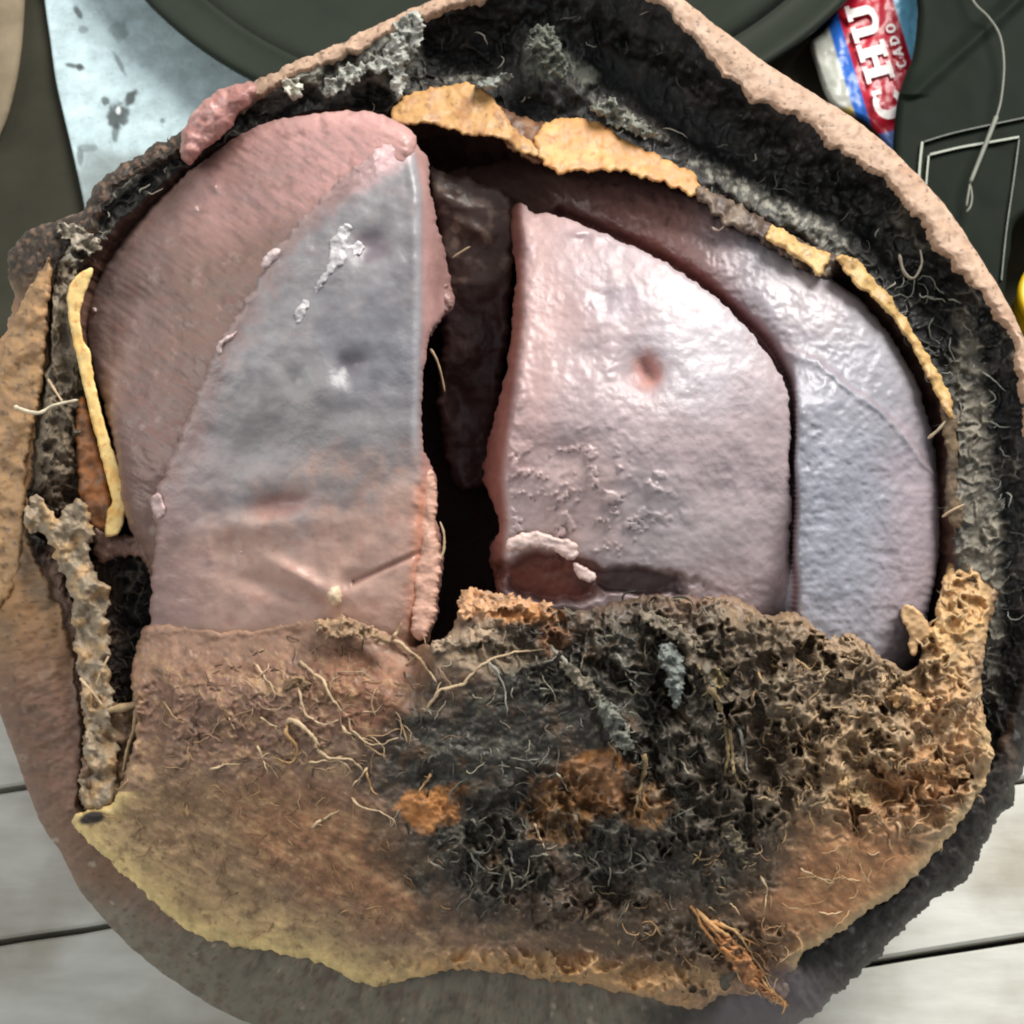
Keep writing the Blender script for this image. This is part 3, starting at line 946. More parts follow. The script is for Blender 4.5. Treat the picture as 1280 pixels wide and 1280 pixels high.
def hLF(x, y, d=None):
    h = 202 - ((x - 440) / 260) ** 2 * 48 - (np.clip(440 - y, 0, 900) / 300) ** 2 * 46 - (np.clip(y - 520, 0, 900) / 320) ** 2 * 46
    xr = np.interp(y, *XR)
    h = h - np.log1p(np.exp((x - xr) / 3.0)) * 3.0 * 1.9
    h = h + 1.5 * np.exp(-((x - xr + 6) / 7) ** 2)
    h = h - 15 * gauss(x, y, 462, 306, 26, 24) + 4 * gauss(x, y, 430, 330, 22)
    h = h - 11 * gauss(x, y, 438, 455, 22, 18) + 5.5 * gauss(x, y, 405, 490, 38, 22, 30) - 7 * gauss(x, y, 372, 478, 18) - 8 * gauss(x, y, 300, 560, 60, 30) + 5 * gauss(x, y, 460, 560, 50, 40) + 5 * fbm(x, y, 110, 3, 94)
    h = h - 12 * gauss(x, y, 345, 630, 36, 14, -10) + 5 * gauss(x, y, 330, 655, 50, 14, -5)
    h = h + 10 * gauss(x, y, 375, 722, 42, 11, 32) - 9 * gauss(x, y, 345, 735, 55, 12, 15) + 8 * gauss(x, y, 418, 745, 10, 16) - 7 * gauss(x, y, 440, 725, 16, 10, -20)
    h = h - 6 * gauss(x, y, 290, 690, 22) + 3 * gauss(x, y, 262, 690, 5, 16) + 3 * gauss(x, y, 300, 690, 4, 14)
    crk = np.abs((y - 715) + (x - 470) * 0.45)
    h = h - 4 * np.exp(-(crk / 4) ** 2) * (x > 440)
    h = h + skin(x, y, 86, 0.8)
    ed = np.exp(-((x - xr - 4) / 12) ** 2) * sstep(540, 620, y)
    h = h + ed * (6 * fbm(x, y, 16, 4, 87))
    rdg = gauss(x, y, 455, 205, 70, 16, -38)
    h = h + rdg * 4 * ridged(x * 0.7 + y * 0.7, (y - x) * 0.25, 10, 2, 88)
    return h


def cLF(x, y, d):
    c = flat(x, (148, 144, 146))
    c = mixc(c, 0.7 * sstep(-0.1, 0.35, fbm(x, y, 60, 5, 90, 0.6)), (122, 118, 122))
    c = mixc(c, 0.45 * sstep(0.05, 0.4, fbm(x, y, 45, 5, 96, 0.65)), (172, 156, 154))
    c = mixc(c, 0.6 * blob(x, y, 470, 480, 70, 130, 0, 0.6, 0.4, 60, 9), (112, 114, 122))
    c = mixc(c, 0.6 * blob(x, y, 390, 560, 150, 80, 0, 0.5, 0.4, 60, 2), (134, 128, 127))
    xr = np.interp(y, *XR)
    n = fbm(x, y, 50, 4, 91)
    pink = sstep(560, 700, y + 75 * n + 0.22 * (x - 360) + 40 * fbm(x, y, 24, 5, 95, 0.65))
    c = mixc(c, pink, (190, 156, 142))
    c = mixc(c, 0.7 * blob(x, y, 350, 632, 40, 16, -10, 0.4, 0.3, 20, 3), (150, 112, 104))
    c = mixc(c, 0.6 * pink * sstep(0.05, 0.4, fbm(x, y, 20, 4, 92)), (176, 134, 120))
    c = mixc(c, 0.75 * sstep(190, 40, x - 130 + 30 * n) * sstep(380, 500, y), (160, 132, 128))
    c = mixc(c, 0.85 * blob(x, y, 470, 195, 100, 26, -35, 0.5, 0.4, 24, 4), (214, 176, 176))
    c = mixc(c, 0.9 * sstep(-2, 8, x - xr), (182, 140, 134))
    c = mixc(c, 0.8 * sstep(6, 26, x - xr) * sstep(420, 330, y), (150, 116, 110))
    c = mixc(c, 0.3 * np.exp(-((x - xr + 3) / 5) ** 2) * (y < 560), (190, 186, 190))  # highlight along the right edge, put into the colour
    c = mixc(c, 0.8 * np.exp(-((x - xr - 6) / 14) ** 2) * sstep(560, 640, y), (206, 140, 112))
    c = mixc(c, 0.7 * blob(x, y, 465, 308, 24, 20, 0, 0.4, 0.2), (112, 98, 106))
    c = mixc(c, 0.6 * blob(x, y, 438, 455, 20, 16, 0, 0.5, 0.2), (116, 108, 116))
    c = mixc(c, 0.5 * sstep(0.45, 0.58, fbm(x, y, 22, 5, 93, 0.7)), (112, 98, 98))
    crk = np.abs((y - 715) + (x - 470) * 0.45)
    c = mixc(c, 0.7 * np.exp(-(crk / 3) ** 2) * (x > 440), (128, 78, 62))
    c = mixc(c, 0.75 * (1 - sstep(0, 40, d + 36 * fbm(x, y, 26, 4, 97))) * (x < xr - 50), (146, 118, 112))
    c = mixc(c, 0.9 * sstep(775, 800, y), (150, 116, 92))
    return c


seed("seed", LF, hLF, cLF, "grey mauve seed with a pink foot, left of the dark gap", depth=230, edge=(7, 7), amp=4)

GRV = catmull([(700, 270), (762, 296), (802, 314), (850, 340), (890, 370), (926, 402), (955, 430), (976, 462), (989, 492), (991, 540), (989, 580), (993, 630), (990, 690), (994, 735), (990, 790)], False, 6)


def groove(x, y):
    d = np.full(np.shape(x), 1e9)
    for gx_, gy_ in GRV:
        d = np.minimum(d, (x - gx_) ** 2 + (y - gy_) ** 2)
    return np.sqrt(d)


# back right seed (lilac, reaching under the shell)
RS = [(560, 218), (600, 208), (650, 196), (720, 196), (800, 212), (880, 248), (950, 290), (1010, 330), (1062, 364), (1096, 398), (1126, 440), (1152, 495), (1168, 560), (1174, 630), (1174, 690), (1164, 750), (1152, 800), (1140, 840), (1080, 880), (960, 860), (900, 700), (880, 560), (860, 470), (780, 400), (680, 330), (600, 320), (560, 280)]


def hRS(x, y, d=None):
    h = 122 - (np.clip(x - 980, 0, 400) / 200) ** 2 * 78 - (np.clip(960 - x, 0, 600) / 400) ** 2 * 70 - (np.clip(560 - y, 0, 500) / 255) ** 2 * 72 - (np.clip(y - 640, 0, 300) / 240) ** 2 * 30
    # raised seam
    seam = (y - 435) - (x - 985) * 0.40 - 0.0023 * (x - 985) ** 2 + 14 * fbm(x, y, 50, 3, 107)
    on = sstep(960, 990, x)
    h = h + on * (4 * np.exp(-((seam - 4) / 6) ** 2) - 6 * sstep(10, -14, seam))
    g = groove(x, y)
    up = sstep(500, 420, y)
    h = h + 20 * np.exp(-((x - 1000) / 90) ** 2) * sstep(984, 996, x) * sstep(440, 520, y) - 30 * sstep(996, 980, x) * sstep(440, 500, y) - 26 * np.exp(-(g / (5 + 4 * up)) ** 2) - 16 * up * np.exp(-(g / 24) ** 2)
    h = h + 1.5 * fbm(x, y, 9, 3, 101) + skin(x, y, 100) + 2.6 * ridged(x, y, 18, 3, 102)
    return h


def cRS(x, y, d):
    c = flat(x, (160, 157, 164))
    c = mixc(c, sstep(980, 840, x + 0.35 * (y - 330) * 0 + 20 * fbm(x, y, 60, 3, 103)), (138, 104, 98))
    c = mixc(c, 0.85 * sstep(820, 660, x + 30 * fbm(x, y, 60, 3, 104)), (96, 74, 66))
    c = mixc(c, 0.7 * blob(x, y, 1010, 380, 60, 40, 30, 0.6, 0.4, 40, 2), (190, 178, 180))
    c = mixc(c, 0.6 * blob(x, y, 1050, 640, 70, 140, 0, 0.6, 0.4, 60, 3), (148, 150, 162))
    c = mixc(c, 0.8 * blob(x, y, 1150, 700, 50, 160, 0, 0.6, 0.4, 60, 4), (168, 152, 158))
    c = mixc(c, 0.6 * sstep(0.2, 0.5, fbm(x, y, 14, 4, 105)) * sstep(1000, 900, x), (70, 48, 44))
    seam = (y - 435) - (x - 985) * 0.40 - 0.0023 * (x - 985) ** 2 + 14 * fbm(x, y, 50, 3, 107)
    c = mixc(c, 0.3 * np.exp(-((seam + 2) / 4) ** 2) * (x > 975), (140, 106, 108))
    c = mixc(c, 0.7 * sstep(805, 850, y), (150, 120, 110))
    g = groove(x, y)
    c = mixc(c, 0.9 * np.exp(-(g / (5 + 5 * sstep(500, 420, y))) ** 2), (104, 56, 52))
    c = mixc(c, 0.5 * np.exp(-(g / 24) ** 2) * sstep(480, 420, y), (128, 84, 80))
    return c


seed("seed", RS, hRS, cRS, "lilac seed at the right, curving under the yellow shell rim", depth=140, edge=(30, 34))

# front right seed
CS = [(642, 258), (656, 256), (668, 268), (684, 264), (722, 280), (762, 296), (802, 314), (850, 340), (890, 370), (926, 402), (950, 430), (972, 462), (985, 492), (987, 540), (985, 580), (989, 630), (986, 690), (990, 735), (985, 790), (900, 840), (760, 840), (640, 810), (618, 730), (612, 690), (624, 655), (612, 620), (603, 592), (612, 545), (622, 505), (634, 455), (640, 400), (645, 345), (640, 300)]
XL = ([250, 300, 400, 480, 560, 600, 650, 700, 800], [652, 655, 656, 646, 634, 630, 636, 632, 632])


def hCS(x, y, d=None):
    h = 196 - (np.clip(x - 740, 0, 400) / 250) ** 2 * 66 - (np.clip(560 - y, 0, 500) / 215) ** 2 * 64 - (np.clip(y - 480, 0, 400) / 270) ** 2 * 52 - (np.clip(740 - x, 0, 200) / 110) ** 2 * 14 + 8
    xl = np.interp(y, *XL) + 5 * fbm(x * 0, y, 38, 4, 110)
    h = h - np.log1p(np.exp((xl - x) / 2.2)) * 2.2 * 2.4
    h = h - 7 * gauss(x, y, 700, 560, 34, 26) - 6 * gauss(x, y, 890, 610, 40, 30) + 5 * gauss(x, y, 850, 560, 46, 60) - 5 * gauss(x, y, 700, 400, 24, 40) - 12 * gauss(x, y, 780, 450, 60, 44, 20) - 15 * gauss(x, y, 806, 462, 24, 26) - 9 * gauss(x, y, 812, 470, 9, 16, -20) + 4 * gauss(x, y, 770, 440, 26) - 4 * gauss(x, y, 735, 440, 20)
    h = h - 8 * gauss(x, y, 762, 372, 26, 18) - 6 * gauss(x, y, 880, 520, 60) + 4 * gauss(x, y, 840, 380, 30)
    h = h - 5 * gauss(x, y, 728, 300, 9) + 5 * gauss(x, y, 722, 292, 10, 5)
    # torn pocket at the foot
    pk = blob(x, y, 690, 722, 66, 30, 8, 0.16, 0.25, 30, 4)
    pk = np.maximum(pk, blob(x, y, 790, 726, 70, 16, 4, 0.25, 0.35, 24, 5))
    h = h - 38 * pk
    h = h + 0.9 * fbm(x, y, 9, 3, 111) + skin(x, y, 112) + 1.5 * ridged(x, y, 24, 3, 113) * (0.4 + 0.9 * sstep(-0.2, 0.4, fbm(x, y, 90, 2, 117)))
    h = h + 5.0 * sstep(0.14, 0.20, fbm(x, y, 30, 5, 114, 0.6)) * blob(x, y, 720, 630, 110, 80, 0, 0.4, 0.3)
    h = h + np.exp(-((x - xl - 7) / 7) ** 2) * 5 * (0.3 + fbm(x, y, 20, 3, 115))
    return h


def cCS(x, y, d):
    c = flat(x, (178, 160, 162))
    n = fbm(x, y, 60, 4, 120)
    xl = np.interp(y, *XL)
    c = mixc(c, 0.85 * sstep(110, 10, x - xl + 40 * n) * sstep(760, 560, y), (192, 160, 156))
    c = mixc(c, 0.7 * blob(x, y, 880, 440, 70, 70, 30, 0.6, 0.4, 60, 2), (196, 190, 196))
    c = mixc(c, 0.7 * blob(x, y, 780, 660, 160, 70, 0, 0.6, 0.4, 60, 3), (182, 170, 170))
    c = mixc(c, 0.6 * blob(x, y, 720, 630, 60, 70, 0, 0.6, 0.4, 60, 3), (186, 156, 150))
    c = mixc(c, 0.85 * blob(x, y, 810, 464, 20, 24, 0, 0.5, 0.3, 20, 4), (172, 122, 112))
    c = mixc(c, 0.5 * blob(x, y, 770, 380, 36, 22, 0, 0.5, 0.3, 20, 4), (168, 156, 166))
    c = mixc(c, 0.5 * sstep(0.22, 0.5, fbm(x, y, 16, 4, 122)), (172, 148, 152))
    c = mixc(c, 0.8 * sstep(0.5, 0.6, fbm(x, y, 15, 4, 123, 0.7)), (112, 88, 86))
    c = mixc(c, 0.92 * sstep(4, -8, x - xl), (140, 86, 74))
    pk = blob(x, y, 690, 722, 66, 30, 8, 0.2, 0.25, 30, 4)
    c = mixc(c, 0.95 * pk, (124, 68, 54))
    c = mixc(c, 0.8 * blob(x, y, 790, 728, 74, 20, 4, 0.4, 0.5, 24, 5), (84, 58, 52))
    c = mixc(c, 0.9 * sstep(752, 775, y), (120, 96, 84))
    return c


seed("seed", CS, hCS, cCS, "pale pink seed right of the dark gap, torn at its foot", depth=200, edge=(6, 6), amp=3.2, inset=0.05, skirt=(120, 66, 58))

# brown tissue at the head of the gap
def hTis(x, y, d=None):
    return 30 - 0.35 * np.clip(y - 260, 0, 300) + 12 * fbm(x, y, 55, 4, 130, 0.35) + 6 * gauss(x, y, 575, 255, 30, 9, 25) + 5 * gauss(x, y, 590, 285, 24, 8, 30)


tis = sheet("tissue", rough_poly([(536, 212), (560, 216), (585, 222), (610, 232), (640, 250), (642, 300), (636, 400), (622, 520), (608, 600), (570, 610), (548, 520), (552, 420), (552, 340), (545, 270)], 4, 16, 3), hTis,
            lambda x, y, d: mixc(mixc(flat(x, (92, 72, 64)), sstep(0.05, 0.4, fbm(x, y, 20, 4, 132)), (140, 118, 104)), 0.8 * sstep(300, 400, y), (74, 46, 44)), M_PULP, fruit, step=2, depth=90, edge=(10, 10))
# pulp bulging over the husk at the upper left
sheet("pulp_bulge", rough_poly([(226, 196), (226, 176), (232, 155), (250, 130), (275, 112), (300, 104), (320, 104), (318, 122), (300, 140), (290, 158), (270, 176), (250, 192), (238, 206)], 3, 14, 5),
      lambda x, y, d: 92 + 12 * np.sqrt(np.clip(d / 30, 0, 1)) + 7 * fbm(x, y, 22, 4, 135) + skin(x, y, 136),
      lambda x, y, d: mixc(mixc(flat(x, (172, 122, 114)), sstep(0, .4, fbm(x, y, 26, 4, 137)), (206, 160, 152)), .6 * sstep(.2, .5, fbm(x, y, 14, 3, 138)), (128, 84, 76)), M_PULP, fruit, step=1.6, depth=40, edge=(12, 12))


# ---- inner shell, seen as broken yellow rim pieces
def shell_piece(name, poly, base, cols, amp=3, depth=120, edge=(7, 10), bump=6, seed_=1, inset=0.0, tilt=(0, 0)):
    P = rough_poly(poly, amp, 14, seed_, 1.6)
    mx_, my_ = P.mean(0)

    def h(x, y, d):
        return base + tilt[0] * (x - mx_) + tilt[1] * (y - my_) + bump * (fbm(x, y, 30, 4, 140 + seed_, 0.42) + 0.35 * (ridged(x, y, 34, 2, 150 + seed_) - 0.5)) + 0 * d

    def c(x, y, d):
        k = flat(x, cols[0])
        k = mixc(k, sstep(-0.1, 0.35, fbm(x, y, 26, 4, 160 + seed_)), cols[1])
        k = mixc(k, 0.7 * sstep(0.18, 0.42, fbm(x, y, 9, 3, 170 + seed_)), cols[2])
        return k
    return sheet(name, P, h, c, M_SHELL, fruit, step=1.5, depth=depth, edge=edge, inset=inset, skirt_col=(72, 54, 38))


YEL, ORA, BRN = (218, 176, 112), (208, 150, 92), (140, 102, 66)
shell_piece("inner_shell", [(489, 148), (494, 132), (510, 119), (535, 112), (565, 106), (585, 104), (604, 112), (622, 128), (634, 148), (648, 166), (672, 180), (676, 194), (655, 192), (636, 180), (612, 170), (584, 170), (560, 160), (530, 154), (506, 157)], 60, ((194, 150, 96), (172, 124, 78), BRN), seed_=1, edge=(5, 6), amp=3.5, tilt=(-.1, .75))
shell_piece("inner_shell", [(670, 168), (682, 154), (712, 148), (742, 152), (770, 168), (802, 186), (836, 200), (866, 218), (884, 238), (884, 246), (862, 244), (836, 232), (800, 222), (764, 214), (724, 214), (700, 216), (680, 206), (672, 192)], 62, ((198, 144, 88), (210, 166, 104), (168, 116, 70)), seed_=2, edge=(5, 6), amp=4.5, tilt=(-.3, .7))
shell_piece("inner_shell", [(958, 292), (966, 282), (982, 288), (1000, 300), (1020, 310), (1036, 318), (1032, 334), (1024, 344), (1008, 332), (984, 314), (964, 304)], 78, ((204, 170, 112), (190, 150, 98), BRN), seed_=3, amp=4.5, tilt=(-.4, .6), bump=10)
shell_piece("inner_shell", [(1046, 324), (1058, 318), (1082, 336), (1108, 366), (1134, 402), (1154, 434), (1176, 470), (1190, 502), (1190, 522), (1180, 514), (1164, 480), (1146, 446), (1126, 412), (1098, 380), (1068, 352)], 74, ((206, 170, 110), (184, 146, 92), (130, 100, 68)), seed_=4, amp=3.5, edge=(5, 7), tilt=(-.5, .3), bump=8)
shell_piece("inner_shell", [(1176, 505), (1192, 512), (1198, 560), (1196, 610), (1204, 640), (1198, 662), (1182, 640), (1184, 590), (1180, 550)], 66, ((120, 100, 76), (92, 78, 62), (60, 52, 44)), seed_=5, amp=3.5, edge=(6, 8))
shell_piece("inner_shell", [(84, 372), (90, 352), (104, 338), (116, 336), (112, 352), (104, 374), (100, 396), (104, 424), (112, 440), (118, 476), (128, 520), (140, 560), (154, 594), (160, 622), (156, 642), (150, 664), (132, 670), (134, 640), (140, 626), (134, 600), (124, 562), (110, 508), (98, 456), (88, 410)], 106, ((244, 210, 140), (236, 190, 112), (214, 150, 84)), seed_=6, amp=1.3, depth=110, edge=(3, 4), bump=2)
shell_piece("rim_tissue", [(612, 130), (640, 140), (672, 152), (690, 160), (690, 190), (672, 204), (648, 192), (628, 176), (610, 160)], 50, ((104, 72, 50), (130, 92, 62), (74, 54, 42)), seed_=11, tilt=(-.1, .6), amp=5, bump=9)
shell_piece("rim_tissue", [(872, 232), (890, 238), (920, 256), (950, 272), (966, 282), (1000, 300), (1036, 316), (1052, 326), (1046, 342), (1030, 348), (1000, 334), (968, 312), (940, 296), (910, 284), (890, 266), (872, 250)], 58, ((84, 66, 56), (122, 106, 90), (62, 48, 42)), seed_=12, tilt=(-.4, .5), amp=6, bump=12)
# brown outer flank of the left shell piece
shell_piece("shell_flank", [(98, 500), (110, 508), (124, 562), (136, 604), (140, 626), (134, 660), (118, 664), (104, 640), (98, 600), (94, 550)], 96, ((150, 96, 54), (116, 82, 56), (78, 58, 44)), seed_=7, amp=3, depth=80)
# tan cut face of the rind at the left
shell_piece("rind_face", [(52, 338), (60, 322), (64, 345), (60, 400), (54, 470), (48, 512), (36, 560), (32, 620), (28, 690), (14, 740), (-16, 760), (-24, 650), (-18, 560), (0, 460), (14, 410), (30, 370)], 74, ((176, 138, 96), (150, 116, 82), (100, 80, 62)), seed_=8, amp=3, depth=60, bump=8, tilt=(.3, 0))
# crumbly standing rim on the lower left
shell_piece("husk_rim", [(30, 640), (42, 622), (56, 630), (70, 646), (84, 632), (98, 624), (112, 636), (116, 664), (112, 690), (122, 720), (136, 738), (134, 770), (138, 806), (134, 840), (142, 872), (138, 900), (150, 930), (140, 1000), (112, 1012), (100, 990), (106, 930), (104, 880), (96, 830), (92, 780), (88, 740), (72, 706), (58, 672), (38, 664)], 122, ((150, 134, 112), (178, 146, 106), (116, 90, 68)), seed_=9, amp=6, depth=90, bump=24)
# husk bridge left of the pink foot
shell_piece("husk_bridge", [(112, 655), (150, 668), (196, 670), (204, 700), (196, 740), (180, 700), (150, 694), (124, 704)], 92, ((120, 94, 80), (142, 110, 96), (84, 66, 56)), seed_=10, amp=6, depth=60, bump=10)


shell_piece("husk_bridge", [(106, 880), (124, 866), (150, 882), (176, 868), (204, 846), (226, 838), (232, 852), (204, 872), (186, 892), (180, 930), (176, 990), (150, 1020), (112, 1022), (100, 990), (104, 940)], 116, ((118, 92, 70), (150, 122, 92), (74, 56, 44)), seed_=13, amp=7, depth=60, bump=22)


# ---- the broken lower cover: shell with torn husk on it
CV = [(176, 790), (200, 778), (240, 782), (300, 786), (350, 778), (395, 772), (430, 768), (455, 776), (490, 790), (520, 806), (548, 804), (562, 790), (574, 764), (586, 744), (604, 738), (640, 748), (690, 760), (735, 762), (780, 750), (830, 742), (870, 748), (905, 744), (930, 752), (960, 770), (985, 764), (1012, 778), (1040, 800), (1062, 792), (1084, 804), (1110, 826), (1138, 838), (1152, 812), (1132, 780), (1126, 760), (1146, 764), (1166, 786), (1172, 752), (1182, 718), (1188, 690), (1198, 655), (1220, 645), (1240, 670), (1250, 730), (1236, 780), (1228, 830), (1228, 880), (1240, 930), (1236, 970), (1205, 1020), (1176, 1058), (1150, 1090), (1120, 1118), (1080, 1142), (1040, 1172), (1006, 1192), (990, 1222), (978, 1256), (940, 1246), (904, 1250), (872, 1266), (845, 1258), (800, 1246), (740, 1232), (690, 1226), (640, 1218), (570, 1212), (520, 1222), (462, 1232), (405, 1206), (350, 1191), (300, 1184), (245, 1168), (205, 1140), (170, 1106), (132, 1072), (92, 1030), (105, 1015), (138, 1004), (160, 960), (170, 900), (164, 850)]


def masks(x, y):
    por = blob(x, y, 1040, 900, 230, 130, 12, 0.35, 0.3, 60, 21)                 # crumbly net, right
    por = np.maximum(por, blob(x, y, 800, 810, 190, 70, 4, 0.35, 0.35, 50, 22))  # torn grey husk, top centre
    por = np.maximum(por, 0.9 * blob(x, y, 880, 980, 110, 130, 0, 0.4, 0.35, 50, 23))
    por = np.maximum(por, 0.75 * blob(x, y, 700, 1060, 150, 90, 0, 0.4, 0.35, 50, 24))
    por = np.maximum(por, 0.7 * blob(x, y, 1205, 740, 34, 110, 0, 0.4, 0.4, 30, 29))
    por = np.maximum(por, 0.6 * blob(x, y, 720, 1215, 200, 26, 4, 0.4, 0.4, 30, 19))
    por = np.maximum(por, 0.5 * blob(x, y, 900, 1190, 120, 40, 0, 0.4, 0.4, 30, 20))
    blk = blob(x, y, 600, 1000, 130, 160, -25, 0.35, 0.45, 70, 25)
    blk = np.maximum(blk, blob(x, y, 740, 900, 190, 150, 15, 0.35, 0.4, 70, 26))
    blk = np.maximum(blk, blob(x, y, 830, 1060, 150, 110, 0, 0.4, 0.4, 70, 27))
    return por, blk


def top_dist(x, y):
    tx = [170, 200, 240, 300, 350, 395, 430, 455, 490, 520, 548]
    ty = [792, 780, 782, 786, 778, 772, 768, 776, 790, 806, 804]
    return np.clip(y - np.interp(x, tx, ty), 0, 500)


def webs(x, y):
    """torn fibrous net: warped cell walls of uneven width, and slanting streaks"""
    wx = x + 16 * fbm(x, y, 34, 3, 180) * 1.6 + 5 * gnoise(x / 9, y / 9, 179)
    wy = y + 16 * fbm(x, y, 34, 3, 181) * 1.6 + 5 * gnoise(x / 9, y / 9, 178)
    f1, f2, cid = worley(wx * 1.15, wy * 0.85, 31, 182, True)
    g1, g2 = worley(wx * 1.3 + 40, wy * 0.8, 15, 183)
    wd = 0.20 + 0.16 * fbm(x, y, 30, 2, 177)
    web = np.exp(-((f2 - f1) / np.clip(wd * 1.35, 0.1, 0.6)) ** 2) * sstep(-0.55, 0.1, fbm(x, y, 24, 3, 176))
    web2 = np.exp(-((g2 - g1) / 0.32) ** 2) * sstep(-0.3, 0.2, fbm(x, y, 20, 3, 175))
    c, s = math.cos(math.radians(34)), math.sin(math.radians(34))
    u, v = x * c + y * s, -x * s + y * c
    v = v + 14 * fbm(x, y, 60, 3, 174)
    strk = fbm(u / 5.5, v, 13, 4, 173, 0.6)
    pit = (1 - web) * np.clip((cid - 0.45) / 0.55, 0, 1) ** 1.5
    return web, web2, strk, pit


def hCV(x, y, d=None):
    h = 236 - ((x - 620) / 610) ** 2 * 130 - (np.clip(y - 860, 0, 500) / 380) ** 2 * 96 - (np.clip(870 - y, 0, 300) / 120) ** 2 * 46
    por, blk = masks(x, y)
    web, web2, strk, pit = webs(x, y)
    big = fbm(x, y, 70, 4, 184)
    h = h + por * (17 * web * (0.5 + sstep(-0.3, 0.3, fbm(x, y, 40, 2, 172))) + 6 * web2 * (1 - 0.5 * web) - 9 - 26 * pit + 30 * big + 7 * fbm(x, y, 14, 4, 185, 0.6))
    h = h + (1 - por) * (7 * big + 1.2 * fbm(x, y, 14, 4, 186, 0.6) + 2.0 * strk * (1 - 0.7 * blk))
    brn = blob(x, y, 320, 880, 160, 80, 0, 0.4, 0.4, 50, 28)
    h = h + brn * (5 * web + 3 * web2 - 4)
    h = h - 11 * blk * (1 - 0.5 * por) + blk * 12 * fbm(x, y, 30, 5, 188, 0.6)
    # hollows and standing bits
    h = h - 20 * blob(x, y, 190, 900, 18, 60, 6, 0.5, 0.3, 20, 30)
    h = h - 26 * blob(x, y, 820, 850, 40, 55, 0, 0.4, 0.3, 30, 31)
    h = h - 18 * blob(x, y, 1066, 943, 18, 18, 0, 0.3, 0.3, 14, 32)
    h = h - 13 * blob(x, y, 700, 1010, 50, 40, 0, 0.4, 0.3, 30, 33)
    h = h - 12 * blob(x, y, 1120, 985, 40, 22, 0, 0.4, 0.3, 20, 34)
    h = h + 18 * blob(x, y, 1195, 760, 34, 80, 0, 0.5, 0.3, 24, 35) * 0.6 + 8 * blob(x, y, 1180, 880, 50, 30, 20, 0.5, 0.3, 20, 36)
    h = h + 10 * blob(x, y, 640, 765, 60, 18, 0, 0.5, 0.4, 20, 37) + 8 * blob(x, y, 560, 800, 40, 12, -25, 0.5, 0.3, 20, 38)
    h = h + 8 * blob(x, y, 430, 790, 60, 12, 12, 0.5, 0.4, 16, 39)
    dm = top_dist(x, y)
    k = (1 - sstep(0, 95, dm)) * sstep(545, 505, x)
    h = h * (1 - k) + (hLF(x, y) + 3 + 5 * fbm(x, y, 20, 3, 171)) * k
    if d is not None:
        rim = np.exp(-(d / 16) ** 2) * sstep(1120, 1020, y - 0.0 * x + 0 * x) * (y > 980)
        h = h + 0 * rim
    return h


